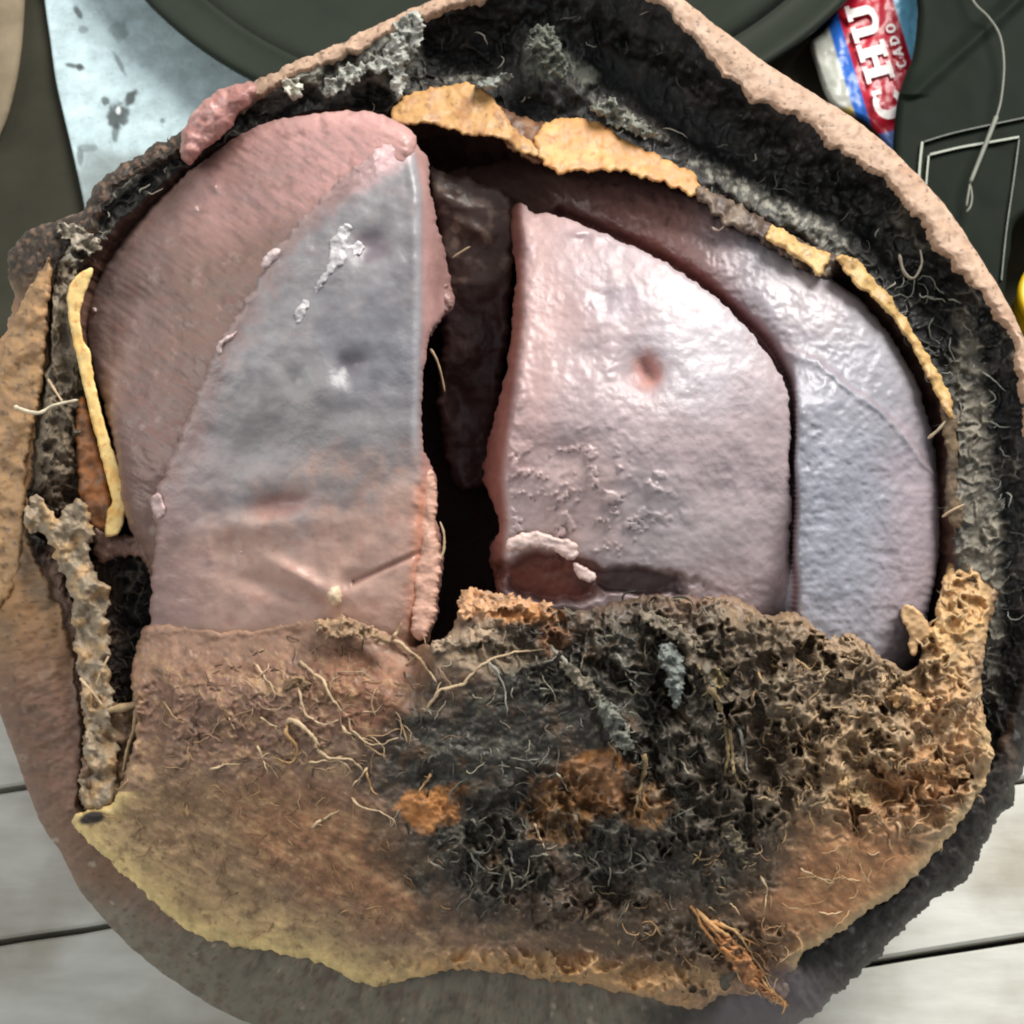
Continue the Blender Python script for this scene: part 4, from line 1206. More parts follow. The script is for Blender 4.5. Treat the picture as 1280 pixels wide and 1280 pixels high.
def cCV(x, y, d):
    por, blk = masks(x, y)
    n = fbm(x, y, 60, 4, 190); n2 = fbm(x, y, 18, 4, 191, 0.6); n3 = fbm(x, y, 7, 3, 192)
    c = flat(x, (132, 104, 86))
    # lower left: pale tan inner shell
    tan = blob(x, y, 280, 1120, 190, 48, 24, 0.6, 0.45, 60, 1)
    c = mixc(c, 0.45 * tan, (180, 150, 108))
    c = mixc(c, 0.95 * np.exp(-(d / (38 + 26 * fbm(x, y, 40, 3, 199))) ** 2) * (y > 990) * sstep(600, 440, x), (204, 176, 122))
    c = mixc(c, 0.8 * blob(x, y, 260, 1030, 110, 50, 25, 0.5, 0.4, 50, 2), (136, 108, 78))
    c = mixc(c, 0.85 * blob(x, y, 420, 1065, 130, 62, 32, 0.5, 0.5, 50, 3), (148, 104, 72))
    c = mixc(c, 0.9 * blob(x, y, 310, 870, 150, 80, 0, 0.5, 0.4, 60, 4), (126, 94, 78))
    c = mixc(c, 0.8 * blob(x, y, 470, 860, 70, 60, 0, 0.5, 0.4, 50, 5), (134, 88, 64))
    c = mixc(c, 0.8 * blob(x, y, 230, 805, 90, 26, 0, 0.5, 0.4, 40, 6), (134, 106, 88))
    c = mixc(c, 0.6 * sstep(0.12, 0.4, n2) * (1 - por), (104, 78, 56))
    c = mixc(c, 0.35 * sstep(0.1, 0.4, -n2) * (1 - por), (192, 158, 112))
    # right: beige net over orange shell
    c = mixc(c, blob(x, y, 1060, 930, 220, 170, 20, 0.4, 0.35, 60, 7), (160, 132, 100))
    c = mixc(c, 0.9 * blob(x, y, 1010, 1110, 150, 70, -30, 0.4, 0.4, 50, 8), (168, 118, 80))
    c = mixc(c, 0.85 * blob(x, y, 1150, 985, 90, 46, -25, 0.45, 0.4, 40, 9), (166, 120, 80))
    c = mixc(c, 0.8 * blob(x, y, 1190, 900, 50, 50, 0, 0.45, 0.4, 40, 10), (196, 154, 110))
    c = mixc(c, 0.9 * blob(x, y, 1195, 740, 44, 110, 0, 0.4, 0.4, 40, 11), (204, 164, 112))
    # black and grey torn husk
    c = mixc(c, 0.95 * blk, (42, 42, 37))
    c = mixc(c, 0.7 * blk * sstep(0.05, 0.4, fbm(x, y, 34, 5, 196, 0.6)), (88, 86, 74))
    c = mixc(c, 0.6 * blk * sstep(0.1, 0.4, fbm(x, y, 48, 5, 197, 0.6)), (92, 68, 46))
    c = mixc(c, 0.75 * blob(x, y, 960, 830, 170, 56, 14, 0.4, 0.4, 50, 12), (100, 88, 74))
    c = mixc(c, 0.8 * blob(x, y, 920, 960, 90, 150, 8, 0.45, 0.4, 50, 13), (78, 68, 56))
    c = mixc(c, 0.8 * blob(x, y, 860, 1160, 120, 50, 10, 0.45, 0.4, 50, 14), (92, 74, 56))
    c = mixc(c, 0.8 * blob(x, y, 600, 815, 60, 26, 0, 0.4, 0.4, 30, 15), (140, 120, 98))
    c = mixc(c, 0.9 * blob(x, y, 640, 762, 58, 16, 4, 0.35, 0.35, 20, 16), (206, 146, 92))
    c = mixc(c, 0.9 * blob(x, y, 600, 745, 22, 12, 0, 0.35, 0.35, 20, 17), (196, 160, 132))
    for (cx, cy, rx, ry, an, col) in ((537, 1010, 40, 26, -15, (180, 120, 66)), (738, 968, 40, 26, -25, (186, 126, 68)), (730, 985, 60, 40, -15, (130, 90, 56)), (812, 1010, 30, 26, 0, (140, 102, 64)), (700, 1020, 44, 34, 0, (112, 80, 46)), (690, 800, 20, 20, 0, (130, 94, 68))):
        c = mixc(c, 0.95 * blob(x, y, cx, cy, rx, ry, an, 0.25, 0.5, 26, int(cx)), col)
    c = mixc(c, 0.8 * blob(x, y, 760, 1165, 150, 26, 4, 0.4, 0.4, 40, 40), (74, 60, 46))
    c = mixc(c, 0.85 * blob(x, y, 720, 1218, 190, 22, 4, 0.4, 0.5, 30, 41), (186, 148, 104))
    wb, wb2, strk, pit = webs(x, y)
    web = np.maximum(wb, 0.6 * wb2)
    c = mixc(c, 0.35 * (1 - por) * (1 - blk) * sstep(0.0, 0.35, strk), (112, 82, 58))
    c = mixc(c, 0.3 * (1 - por) * (1 - blk) * sstep(0.0, 0.35, -strk), (192, 158, 114))
    rightness = sstep(860, 1060, x)
    pale = np.where(rightness[:, None] > 0, lin((112, 108, 96)) * (1 - rightness[:, None]) + lin((192, 168, 136)) * rightness[:, None], lin((112, 108, 96)))
    c = mixc(c, 0.55 * por * web * sstep(-0.2, 0.3, n + 0.8 * n2), pale)
    c = mixc(c, 0.6 * por * (1 - web) * sstep(0.05, 0.35, n2), (66, 48, 38))  # hollows of the net darkened, their shade put into the colour
    c = mixc(c, 0.5 * sstep(0.3, 0.5, n3), (70, 56, 46))
    c = mixc(c, 0.4 * sstep(0.3, 0.5, -n3) * (1 - 0.6 * blk), (196, 170, 134))
    # bright rim of the shell at lower left, dull rim at the bottom
    rim = np.exp(-(d / 13) ** 2) * (y > 990) * sstep(620, 420, x)
    c = mixc(c, 0.7 * rim, (228, 200, 134))
    c = mixc(c, 0.8 * (1 - por) * sstep(0.22, 0.42, fbm(x, y, 21, 5, 195, 0.65)) * sstep(-0.15, 0.3, fbm(x, y, 80, 2, 198)), (92, 68, 46))
    c = mixc(c, blob(x, y, 116, 1022, 18, 8, -10, .3, .2, 9, 2), (40, 30, 24))  # dark hollow at the notch, only painted and not cut
    rim2 = np.exp(-(d / 22) ** 2) * (y > 1150) * sstep(420, 560, x) * sstep(930, 840, x)
    c = mixc(c, 0.8 * rim2 * (0.4 + 0.6 * sstep(-0.1, 0.2, n2)), (196, 150, 98))
    rim3 = np.exp(-(d / 11) ** 2) * (x > 960) * (y > 900)
    c = mixc(c, 0.75 * rim3, (206, 174, 126))
    dm = top_dist(x, y)
    kk = (1 - sstep(0, 70, dm + 30 * n2)) * sstep(545, 505, x)
    c = mixc(c, 0.85 * kk, (160, 124, 104))
    top = np.exp(-(d / 9) ** 2) * (y < 900) * sstep(560, 480, x) * (x > 185)
    c = mixc(c, 0.6 * top, (176, 138, 112))
    c = mixc(c, 0.8 * blob(x, y, 1000, 1240, 60, 30, 0, .4, .3, 30, 18), (110, 98, 100))
    return c


CVp = rough_poly(CV, 4.0, 15, 41, 1.8)
cover = sheet("shell_cover", CVp, hCV, cCV, M_COVER, fruit, step=1.6, depth=46, edge=(9, 14), skirt_col=(84, 60, 44))


# ---- scraps of membrane on the seeds, and a wet glint made as one
def scrap(name, poly, hbase, lift, col, mat=M_PULP, amp=2, seed_=1, step=1.2, edge=(4, 5), bump=4, depth=10, flak=False):
    P = rough_poly(poly, amp, 9, seed_, 1.2)
    def hh(x, y, d):
        if flak:
            return hbase(x, y) + lift - 4 + bump * (fbm(x, y, 20, 4, 200 + seed_, 0.55) + 0.8 * (ridged(x, y, 20, 2, 210 + seed_) - 0.6))
        return hbase(x, y) + lift + bump * fbm(x, y, 18, 3, 200 + seed_, 0.4)

    def cc(x, y, d):
        c = flat(x, col) * (1 + 0.25 * fbm(x, y, 8, 3, seed_))[:, None]
        if flak:
            c = mixc(c, 0.8 * sstep(-0.05, 0.3, fbm(x, y, 14, 4, 220 + seed_)), c.mean(0) * 0.4)
        return c
    return sheet(name, P, hh, cc, mat, fruit, step=step, depth=depth, edge=edge)


scrap("membrane_scrap", [(412, 306), (420, 288), (434, 280), (440, 292), (434, 304), (448, 300), (456, 308), (450, 318), (436, 322), (424, 332), (412, 346), (400, 362), (388, 378), (380, 396), (372, 404), (368, 390), (378, 376), (392, 360), (404, 340), (410, 322)], hLF, 2, (190, 184, 186), seed_=2, edge=(3, 3), bump=6, amp=3)  # wet glint made as a solid piece, its highlight put into the colour
scrap("membrane_scrap", [(330, 322), (340, 312), (350, 312), (346, 324), (334, 336), (328, 334)], hLF, 4, (206, 186, 184), seed_=3)
scrap("membrane_scrap", [(271, 438), (274, 426), (286, 420), (296, 414), (290, 424), (280, 430), (277, 442)], hLF, 4, (206, 182, 178), seed_=4)
scrap("membrane_scrap", [(190, 636), (189, 622), (198, 616), (204, 626), (206, 644), (196, 648)], hLF, 4, (186, 160, 156), seed_=5)
scrap("membrane_flap", [(636, 690), (634, 676), (648, 668), (672, 664), (694, 672), (712, 674), (722, 684), (720, 698), (706, 698), (692, 688), (668, 684), (648, 688)], lambda x, y: 192 + 0 * x, 0, (214, 188, 180), seed_=6, edge=(5, 7), depth=6)
scrap("membrane_flap", [(716, 706), (724, 704), (738, 714), (746, 722), (738, 728), (724, 722)], lambda x, y: 176 + 0 * x, 0, (206, 180, 172), seed_=7, edge=(4, 5), depth=6)
scrap("membrane_scrap", [(410, 742), (414, 734), (424, 732), (428, 742), (426, 756), (416, 758)], hLF, 4, (214, 190, 160), seed_=8)
for k, (px, py, r) in enumerate(((270, 234, 5), (246, 262, 6), (248, 274, 4), (118, 388, 4), (254, 246, 3), (302, 690, 3))):
    an = np.linspace(0, 6.28, 9)[:-1]
    scrap("pulp_crumb", [(px + 0.7 * r * math.cos(t), py + r * 0.9 * math.sin(t)) for t in an], hLR if px < 300 else hLF, 0.8, (198, 172, 164), seed_=20 + k, amp=1.2, step=1, edge=(4, 4))
# ragged pulp along the seed edges facing the gap
scrap("pulp_edge", [(508, 640), (520, 600), (530, 585), (542, 590), (546, 620), (544, 660), (552, 690), (548, 730), (544, 770), (530, 800), (514, 790), (516, 750), (512, 710), (520, 680)], lambda x, y: 176 + 0 * x, 0, (206, 162, 142), seed_=30, amp=3, bump=3, edge=(12, 10), depth=40)
scrap("pulp_edge", [(528, 250), (540, 262), (548, 310), (556, 350), (566, 378), (552, 398), (540, 420), (532, 400), (534, 340), (530, 300)], lambda x, y: 132 + 0 * x, 0, (150, 118, 112), seed_=31, amp=3, bump=6, edge=(8, 12), depth=60)
# standing curl and thorns at the right end of the cover
scrap("husk_curl", [(1126, 764), (1134, 756), (1150, 764), (1160, 780), (1162, 794), (1148, 806), (1144, 820), (1136, 812), (1136, 790), (1128, 776)], lambda x, y: 118 + 0 * x, 0, (196, 160, 116), M_SHELL, seed_=32, bump=5)

def flake(poly, lift, col, k, name="husk_flake"):
    scrap(name, poly, lambda x, y: hsm(x, y), lift, col, M_COVER, seed_=k, amp=6, bump=15, edge=(3, 4), depth=16, flak=True)


def hsm(x, y):
    return 236 - ((x - 620) / 610) ** 2 * 130 - (np.clip(y - 860, 0, 500) / 380) ** 2 * 96 - (np.clip(870 - y, 0, 300) / 120) ** 2 * 46


def hTop(x, y):
    return 46 + 0.05 * (y - 60) + 0 * x


for k, (pl, cl) in enumerate((
        ([(500, 24), (524, 16), (528, 40), (520, 62), (508, 78), (506, 108), (498, 126), (490, 110), (486, 92), (462, 92), (446, 104), (424, 112), (412, 122), (402, 112), (414, 96), (436, 82), (466, 74), (484, 56)], (172, 172, 162)),
        ([(352, 104), (366, 96), (376, 104), (372, 122), (360, 118)], (196, 192, 176)),
        ([(660, 44), (672, 30), (690, 34), (700, 56), (712, 80), (704, 96), (688, 92), (676, 76), (662, 66)], (96, 98, 86)),
        ([(734, 134), (752, 130), (766, 124), (780, 136), (800, 152), (818, 164), (826, 172), (806, 172), (780, 162), (756, 150)], (128, 128, 116)),
        ([(596, 104), (616, 96), (640, 96), (634, 104), (612, 110)], (140, 142, 134)),
        ([(74, 286), (86, 278), (100, 284), (118, 294), (124, 310), (112, 318), (96, 312), (84, 302)], (176, 164, 146)))):
    scrap("husk_flake", pl, hTop if k < 5 else (lambda x, y: 62 + 0 * x), 6, cl, M_COVER, seed_=330 + k, amp=7, bump=18, edge=(3, 4), depth=26, flak=True)
for k, (pl, lf, cl) in enumerate((
        ([(824, 808), (836, 802), (848, 812), (856, 834), (854, 862), (846, 884), (838, 872), (832, 846), (826, 830)], 6, (120, 124, 118)),
        ([(742, 872), (752, 866), (768, 882), (786, 910), (792, 934), (780, 942), (764, 920), (750, 898)], 3, (112, 112, 102)),
        ([(700, 826), (716, 832), (740, 852), (760, 868), (752, 876), (730, 862), (708, 844)], 6, (126, 116, 100)),
        ([(800, 760), (830, 772), (862, 790), (880, 806), (874, 816), (848, 802), (820, 786), (800, 772)], 8, (130, 118, 100)),
        ([(876, 826), (892, 830), (910, 846), (906, 858), (890, 856), (874, 842)], 8, (146, 128, 92)),
        ([(572, 756), (578, 742), (590, 736), (612, 742), (640, 744), (664, 750), (690, 756), (676, 764), (640, 762), (606, 764), (586, 772), (576, 768)], 12, (204, 158, 118)),
        ([(536, 806), (556, 796), (576, 786), (600, 782), (618, 786), (612, 800), (588, 806), (560, 816), (542, 816)], 8, (164, 142, 118)),
        ([(392, 782), (404, 774), (430, 772), (456, 780), (476, 790), (490, 800), (478, 804), (450, 798), (420, 796), (400, 792)], 8, (168, 138, 108)),
        ([(352, 856), (360, 848), (374, 844), (386, 852), (384, 862), (368, 862), (356, 864)], 2, (150, 122, 92)),
        ([(1030, 806), (1046, 794), (1060, 800), (1080, 812), (1096, 830), (1084, 836), (1060, 824), (1040, 818)], 6, (160, 134, 106)),
        ([(1110, 868), (1130, 858), (1152, 866), (1170, 880), (1164, 892), (1140, 884), (1118, 880)], 4, (196, 158, 112)),
        ([(1090, 944), (1112, 938), (1150, 950), (1184, 954), (1210, 962), (1206, 974), (1170, 968), (1130, 960), (1100, 956)], 6, (190, 148, 102)),
        ([(1046, 984), (1060, 972), (1074, 986), (1092, 1004), (1084, 1012), (1064, 1000)], 4, (188, 156, 112)),
        ([(1010, 1000), (1030, 984), (1052, 1004), (1060, 1016), (1042, 1018), (1024, 1012)], 3, (170, 138, 100)),
        ([(884, 1152), (912, 1168), (940, 1200), (966, 1236), (986, 1256), (962, 1250), (930, 1226), (900, 1190), (880, 1164)], 6, (176, 122, 78)),
        ([(900, 1040), (916, 1032), (930, 1050), (940, 1076), (930, 1080), (914, 1062)], 2, (120, 108, 86)))):
    flake(pl, lf, cl, 300 + k)

# ---- fibres: single traced strands
PALE, TAN, GREY = (196, 170, 136), (176, 138, 92), (150, 146, 134)
strands = [
    (PALE, 2.2, 1.2, [(376, 826), (392, 842), (404, 852), (416, 876), (434, 896), (438, 910), (452, 924), (466, 931), (482, 928), (498, 921)]),
    (PALE, 2.0, 1.4, [(426, 906), (432, 914), (446, 920), (460, 930)]),
    (PALE, 3.4, 1.6, [(358, 905), (366, 900), (380, 910), (394, 924), (396, 936), (408, 946), (436, 949), (446, 956), (452, 964)]),
    (TAN, 2.6, 1.4, [(360, 904), (358, 916), (368, 930), (372, 940), (362, 954), (340, 944)]),
    (PALE, 1.6, 0.9, [(384, 953), (408, 951), (430, 954), (441, 966)]),
    (PALE, 1.8, 1.0, [(460, 960), (450, 971), (442, 978), (438, 986)]),
    (TAN, 1.8, 1.0, [(458, 964), (462, 978), (466, 988), (474, 994)]),
    (PALE, 2.2, 1.6, [(388, 1034), (400, 1026), (412, 1020), (424, 1012)]),
    (PALE, 2.0, 1.0, [(440, 997), (448, 1006), (458, 1012), (474, 1014), (486, 1020), (494, 1028), (496, 1036)]),
    (PALE, 2.0, 1.2, [(372, 858), (376, 872), (380, 888), (388, 898), (404, 904), (424, 900)]),
    (PALE, 1.8, 1.0, [(318, 830), (328, 842), (338, 856), (344, 870)]),
    (PALE, 1.8, 0.9, [(326, 897), (336, 904), (350, 908)]),
    (PALE, 1.8, 0.9, [(262, 962), (280, 957), (302, 954)]),
    (PALE, 1.6, 0.9, [(322, 932), (328, 948), (334, 964)]),
    (PALE, 1.6, 0.9, [(286, 896), (290, 906), (294, 914)]),
    (PALE, 3.0, 2.2, [(486, 800), (500, 804), (512, 814), (526, 824), (536, 838), (546, 852)]),
    (PALE, 2.6, 1.6, [(492, 798), (498, 786), (504, 778)]),
    (PALE, 2.6, 1.3, [(530, 890), (540, 876), (552, 862), (576, 856), (586, 846), (600, 832), (620, 822), (650, 814), (680, 812), (688, 806)]),
    (GREY, 2.0, 1.0, [(608, 826), (622, 840), (630, 860), (634, 896)]),
    (TAN, 2.2, 1.3, [(540, 966), (530, 980), (522, 992)]),
    (GREY, 2.8, 2.0, [(688, 806), (714, 836), (742, 858), (764, 880), (780, 904), (788, 930)]),
    ((150, 128, 92), 4.0, 3.0, [(804, 940), (806, 958), (802, 978), (798, 998), (794, 1016)]),
    ((140, 120, 86), 4.4, 3.4, [(884, 856), (896, 872), (902, 892), (908, 920), (910, 946), (906, 970)]),
    ((146, 126, 90), 3.6, 2.6, [(910, 900), (914, 930), (916, 956), (922, 976), (934, 980)]),
    (GREY, 3.0, 2.0, [(922, 908), (930, 930), (934, 966)]),
    (PALE, 1.8, 1.2, [(950, 1094), (958, 1110), (958, 1126), (954, 1140)]),
    (PALE, 1.8, 1.0, [(1000, 1086), (1020, 1096), (1040, 1104)]),
    ((206, 160, 108), 3.4, 1.8, [(868, 1136), (890, 1156), (912, 1172), (930, 1190), (944, 1212), (962, 1236), (982, 1254)]),
    ((196, 140, 84), 2.8, 1.6, [(880, 1150), (906, 1158), (930, 1172), (950, 1184)]),
    ((186, 134, 84), 2.6, 1.2, [(862, 1130), (880, 1160), (900, 1186), (922, 1204), (950, 1230), (974, 1250)]),
    ((170, 116, 72), 2.4, 1.2, [(876, 1142), (892, 1164), (910, 1184), (936, 1202), (952, 1222)]),
    ((206, 170, 120), 2.0, 1.0, [(892, 1150), (920, 1166), (942, 1196), (958, 1224), (976, 1252)]),
    ((190, 130, 76), 3.6, 2.0, [(900, 1180), (916, 1196), (930, 1210), (946, 1226)]),
    (PALE, 2.0, 1.0, [(1110, 1010), (1140, 1008), (1172, 1006)]),
    (PALE, 2.4, 1.2, [(1208, 886), (1216, 874), (1228, 866)]),
    (PALE, 1.8, 1.0, [(1170, 870), (1190, 876), (1208, 888)]),
    (PALE, 2.0, 1.2, [(1024, 932), (1034, 918), (1050, 922), (1062, 914)]),
    (GREY, 2.0, 1.0, [(588, 1064), (598, 1080), (610, 1090), (630, 1094)]),
    (GREY, 1.8, 1.0, [(636, 1060), (640, 1072), (642, 1080)]),
    ((176, 170, 150), 1.6, 0.9, [(694, 966), (704, 976), (710, 990)]),
    (PALE, 2.2, 1.2, [(668, 1030), (674, 1046), (680, 1060)]),
    (GREY, 2.2, 1.2, [(770, 816), (782, 836), (800, 842), (826, 842)]),
]
for col, r0, r1, pts in strands:
    q = catmull(pts, False, 3)
    z = hCV(q[:, 0], q[:, 1])
    z = np.convolve(np.pad(z, 4, mode="edge"), np.ones(9) / 9, "valid") + 3.5 + 2.5 * np.sin(np.linspace(0, 9, len(q)))
    en = np.linspace(0, 1, len(q)); z = z - 5 * np.clip(1 - en / 0.12, 0, 1) - 3 * np.clip((en - 0.9) / 0.1, 0, 1)
    q = q + np.stack([fbm(q[:, 0], q[:, 1], 12, 3, 230), fbm(q[:, 0], q[:, 1], 12, 3, 231)], 1) * 3.0
    t = Tubes(); t.add(np.column_stack([q, z]), r0 * 0.85, r1 * 0.5, lin(col) * (0.75 + 0.3 * np.abs(np.sin(en * 7)))[:, None], sides=7, wob=0.22)
    for bk in range(1 + len(q) // 14):                       # frayed side hairs
        i0 = random.randrange(1, len(q) - 1)
        an = math.atan2(*(q[min(i0 + 1, len(q) - 1)] - q[i0 - 1])[::-1]) + random.choice((-1, 1)) * random.uniform(0.4, 1.0)
        ll = random.uniform(6, 16); uu = np.linspace(0, 1, 6)
        t.add(np.column_stack([q[i0, 0] + np.cos(an + uu * 0.5) * ll * uu, q[i0, 1] + np.sin(an + uu * 0.5) * ll * uu, z[i0] - 3 * uu]), r0 * 0.45, r0 * 0.2, lin(col) * 0.85, sides=4)
    t.build("fibre", M_FIBRE, fruit)
others = [
    ((214, 200, 172), 2.6, 1.6, [(18, 508, 92), (34, 514, 98), (50, 516, 104), (64, 508, 104), (82, 503, 108), (98, 500, 116)]),
    (PALE, 1.8, 1.2, [(60, 474, 96), (70, 490, 100), (78, 502, 104)]),
    (PALE, 2.0, 1.0, [(100, 848, 118), (114, 864, 126), (130, 884, 124), (136, 892, 122)]),
    (PALE, 2.0, 1.0, [(136, 820, 126), (126, 840, 126), (120, 856, 124)]),
    ((170, 144, 108), 5.0, 3.0, [(132, 888, 122), (156, 884, 128), (180, 876, 132), (204, 862, 136), (220, 850, 140)]),
    ((170, 144, 108), 3.0, 1.6, [(170, 886, 132), (168, 910, 130), (160, 934, 126), (154, 964, 122)]),
    ((182, 156, 120), 2.6, 1.4, [(110, 910, 118), (120, 940, 118), (118, 970, 116)]),
    (PALE, 1.8, 1.0, [(566, 322, 116), (578, 314, 120), (588, 308, 122)]),
    (PALE, 2.0, 1.0, [(546, 704, 168), (554, 690, 170), (555, 668, 172), (550, 652, 172)]),
    (PALE, 1.6, 0.9, [(538, 436, 120), (546, 450, 116), (552, 470, 110), (556, 490, 104)]),
    ((210, 190, 170), 1.8, 0.9, [(890, 284, 60), (898, 288, 60), (908, 280, 62)]),
    ((190, 170, 140), 2.2, 1.1, [(1160, 548, 76), (1172, 538, 84), (1182, 526, 88)]),
    (PALE, 2.0, 1.0, [(1178, 646, 74), (1190, 638, 82), (1206, 630, 84)]),
    ((120, 110, 96), 2.2, 1.2, [(1124, 318, 66), (1130, 340, 70), (1142, 348, 72), (1152, 330, 70), (1150, 312, 68)]),
]
for col, r0, r1, pts in others:
    q = catmull(pts, False, 3)
    t = Tubes(); t.add(q, r0, r1, lin(col), sides=7, wob=0.16)
    t.build("fibre", M_FIBRE, fruit)


# ---- matted fibres (uncountable)
def mat_fibres(name, n, sampler, hfun, cols, L=(14, 46), rad=(0.6, 1.5), lift=(0, 6), curl=0.35, seed_=0):
    g = np.random.default_rng(seed_)
    T = Tubes()
    cl = [lin(c) for c in cols]
    xs, ys, base = sampler(n, g)
    m = 9
    for i in range(len(xs)):
        ln = g.uniform(*L); st = ln / (m - 1)
        a = base[i] + g.normal() * 0.7
        da = g.normal() * curl * 0.5
        px, py = [xs[i]], [ys[i]]
        for k in range(m - 1):
            a += da + g.normal() * 0.42
            px.append(px[-1] + math.cos(a) * st); py.append(py[-1] + math.sin(a) * st)
        px = np.array(px); py = np.array(py)
        z = hfun(px, py)
        z = 0.35 * z + 0.65 * z.mean() + g.uniform(*lift) + math.copysign(g.uniform(0, 5), 1) * np.sin(np.linspace(0, math.pi, m))
        z[0] -= 3; z[-1] -= 1
        r0 = g.uniform(*rad)
        T.add(np.column_stack([px, py, z]), r0, r0 * 0.6, cl[g.integers(len(cl))] * g.uniform(0.7, 1.2), sides=4)
    o = T.build(name, M_FIBRE, fruit)
    o["kind"] = "stuff"
    return o


def samp_mask(fn, box):
    def f(n, g):
        x = g.uniform(box[0], box[2], n * 6); y = g.uniform(box[1], box[3], n * 6)
        k = g.uniform(size=n * 6) < fn(x, y)
        x, y = x[k][:n], y[k][:n]
        return x, y, g.uniform(0, 6.28, len(x))
    return f


inCV = lambda x, y: np.array([1.0 if r else 0.0 for r in pip(CVp, x, y)])


def pip(P, x, y):
    out = np.zeros(len(x), bool)
    x0, y0 = P[:, 0], P[:, 1]; x1, y1 = np.roll(x0, -1), np.roll(y0, -1)
    for i in range(len(P)):
        if y0[i] == y1[i]:
            continue
        c = ((y0[i] > y) != (y1[i] > y)) & (x < (x1[i] - x0[i]) * (y - y0[i]) / (y1[i] - y0[i]) + x0[i])
        out ^= c
    return out


mat_fibres("fibre_mat", 170, samp_mask(lambda x, y: inCV(x, y) * masks(x, y)[0] * sstep(900, 1010, x), (860, 760, 1250, 1120)), hCV,
           [(196, 164, 122), (176, 142, 102), (150, 126, 98), (206, 178, 140), (112, 90, 70)], (10, 30), (0.8, 2.2), (-4, 3), curl=0.12, seed_=1)
mat_fibres("fibre_mat", 70, samp_mask(lambda x, y: inCV(x, y) * masks(x, y)[0] * sstep(880, 990, x), (860, 760, 1250, 1080)), hCV,
           [(190, 160, 120), (170, 138, 100), (140, 118, 92), (204, 176, 138)], (10, 24), (1.4, 2.6), (-6, 0), curl=0.1, seed_=9)
mat_fibres("fibre_mat", 220, samp_mask(lambda x, y: inCV(x, y) * np.maximum(masks(x, y)[0], 0.35 * masks(x, y)[1]) * sstep(1010, 880, x), (480, 740, 1010, 1180)), hCV,
           [(120, 114, 100), (92, 86, 76), (66, 62, 54), (146, 138, 120), (56, 50, 44)], (10, 34), (0.7, 1.9), (-5, 3), curl=0.12, seed_=2)
mat_fibres("fibre_mat", 55, samp_mask(lambda x, y: inCV(x, y) * blob(x, y, 340, 890, 170, 90), (170, 790, 560, 1020)), hCV,
           [(140, 112, 90), (116, 90, 74), (170, 140, 110), (92, 70, 58)], (14, 40), (0.6, 1.3), (-3, 1), curl=0.1, seed_=3)
mat_fibres("fibre_mat", 350, samp_mask(lambda x, y: inCV(x, y) * 1.0 * (d_bottom(x, y)), (440, 1120, 1010, 1260)), hCV,
           [(176, 140, 98), (130, 104, 78), (92, 74, 58), (196, 160, 116)], (10, 34), (0.7, 1.7), (-3, 4), seed_=4) if False else None


def samp_husk(a0, a1, t0, t1):
    def f(n, g):
        th = g.uniform(a0, a1, n)
        rr = np.interp(th, TH, rE, period=2 * math.pi); ri = np.interp(th, TH, rI, period=2 * math.pi)
        t = g.uniform(t0, t1, n)
        r = rr * (1 - t) + ri * t
        return CX + r * np.cos(th), CY + r * np.sin(th), th + math.pi / 2 + g.normal(size=n) * 0.6
    return f


def hHusk(x, y):
    th = np.arctan2(y - CY, x - CX); r = np.hypot(x - CX, y - CY)
    e = np.interp(th, TH, rE, period=2 * math.pi); i_ = np.interp(th, TH, rI, period=2 * math.pi)
    we = np.interp(th, TH, wE, period=2 * math.pi); wi = np.interp(th, TH, wI, period=2 * math.pi)
    t = np.clip((e - r) / (e - i_), 0, 1)
    wid = np.clip((e - i_) / 60, 0.3, 1.4)
    web, n = fib_h(x, y)
    return we - 4 + (wi - we) * t - 22 * wid * np.sin(math.pi * t) + 4 * (web - .5) + 14 * n


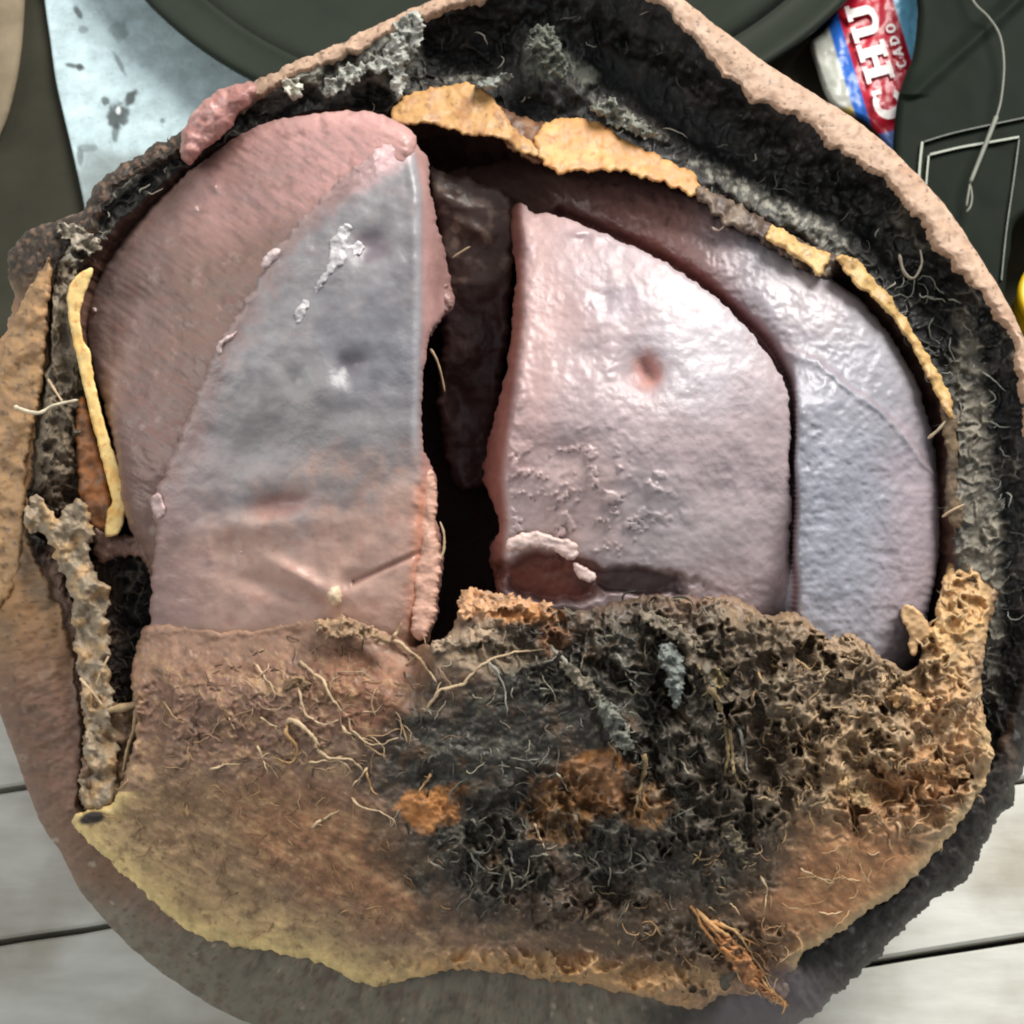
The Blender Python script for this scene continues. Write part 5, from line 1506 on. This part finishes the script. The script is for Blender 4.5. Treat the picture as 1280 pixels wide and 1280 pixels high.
mat_fibres("fibre_mat", 70, samp_mask(lambda x, y: inCV(x, y) * blob(x, y, 390, 900, 170, 90), (200, 800, 600, 1020)), hCV,
           [(190, 164, 132), (170, 140, 106), (150, 122, 96)], (24, 64), (0.5, 1.1), (-3, 3), curl=0.14, seed_=21)
mat_fibres("fibre_mat", 90, samp_mask(lambda x, y: inCV(x, y) * blob(x, y, 680, 960, 200, 150), (480, 800, 900, 1140)), hCV,
           [(140, 138, 126), (110, 108, 98), (170, 160, 138)], (16, 50), (0.5, 1.2), (-4, 3), curl=0.14, seed_=22)
mat_fibres("fibre_mat", 90, samp_mask(lambda x, y: inCV(x, y) * blob(x, y, 960, 1120, 200, 90, -25), (740, 980, 1220, 1260)), hCV,
           [(196, 160, 116), (170, 132, 92), (206, 176, 136)], (14, 46), (0.5, 1.3), (-4, 3), curl=0.14, seed_=23)
mat_fibres("fibre_mat", 90, samp_mask(lambda x, y: inCV(x, y) * blob(x, y, 330, 1060, 220, 90, 20), (110, 960, 640, 1230)), hCV,
           [(170, 138, 98), (140, 110, 78), (110, 84, 60)], (12, 40), (0.5, 1.0), (-3, 1), curl=0.1, seed_=24)
R_ = math.radians
mat_fibres("husk_fibres", 130, samp_husk(R_(-32), R_(28), 0.35, 1.0), hHusk, [(150, 150, 140), (120, 120, 110), (84, 82, 76), (176, 174, 160)], (14, 46), (0.6, 1.6), (-2, 5), curl=0.12, seed_=5)
mat_fibres("husk_fibres", 36, samp_husk(R_(-75), R_(-32), 0.3, 1.0), hHusk, [(96, 92, 84), (66, 62, 56), (130, 126, 114), (50, 46, 42)], (10, 36), (0.6, 1.6), (-2, 5), curl=0.12, seed_=6)
mat_fibres("husk_fibres", 60, samp_husk(R_(-150), R_(-75), 0.0, 1.0), hHusk, [(140, 136, 122), (90, 86, 78), (60, 54, 48), (176, 170, 152)], (8, 28), (0.6, 1.5), (-2, 5), curl=0.12, seed_=7)
mat_fibres("husk_fibres", 200, samp_husk(R_(150), R_(215), 0.0, 1.0), hHusk, [(150, 128, 104), (120, 100, 82), (88, 74, 62), (176, 152, 122)], (8, 26), (0.6, 1.5), (-2, 5), curl=0.12, seed_=8)
print("verts", sum(len(m.vertices) for m in bpy.data.meshes), "tris", sum(len(m.loops) - 2 * len(m.polygons) for m in bpy.data.meshes))
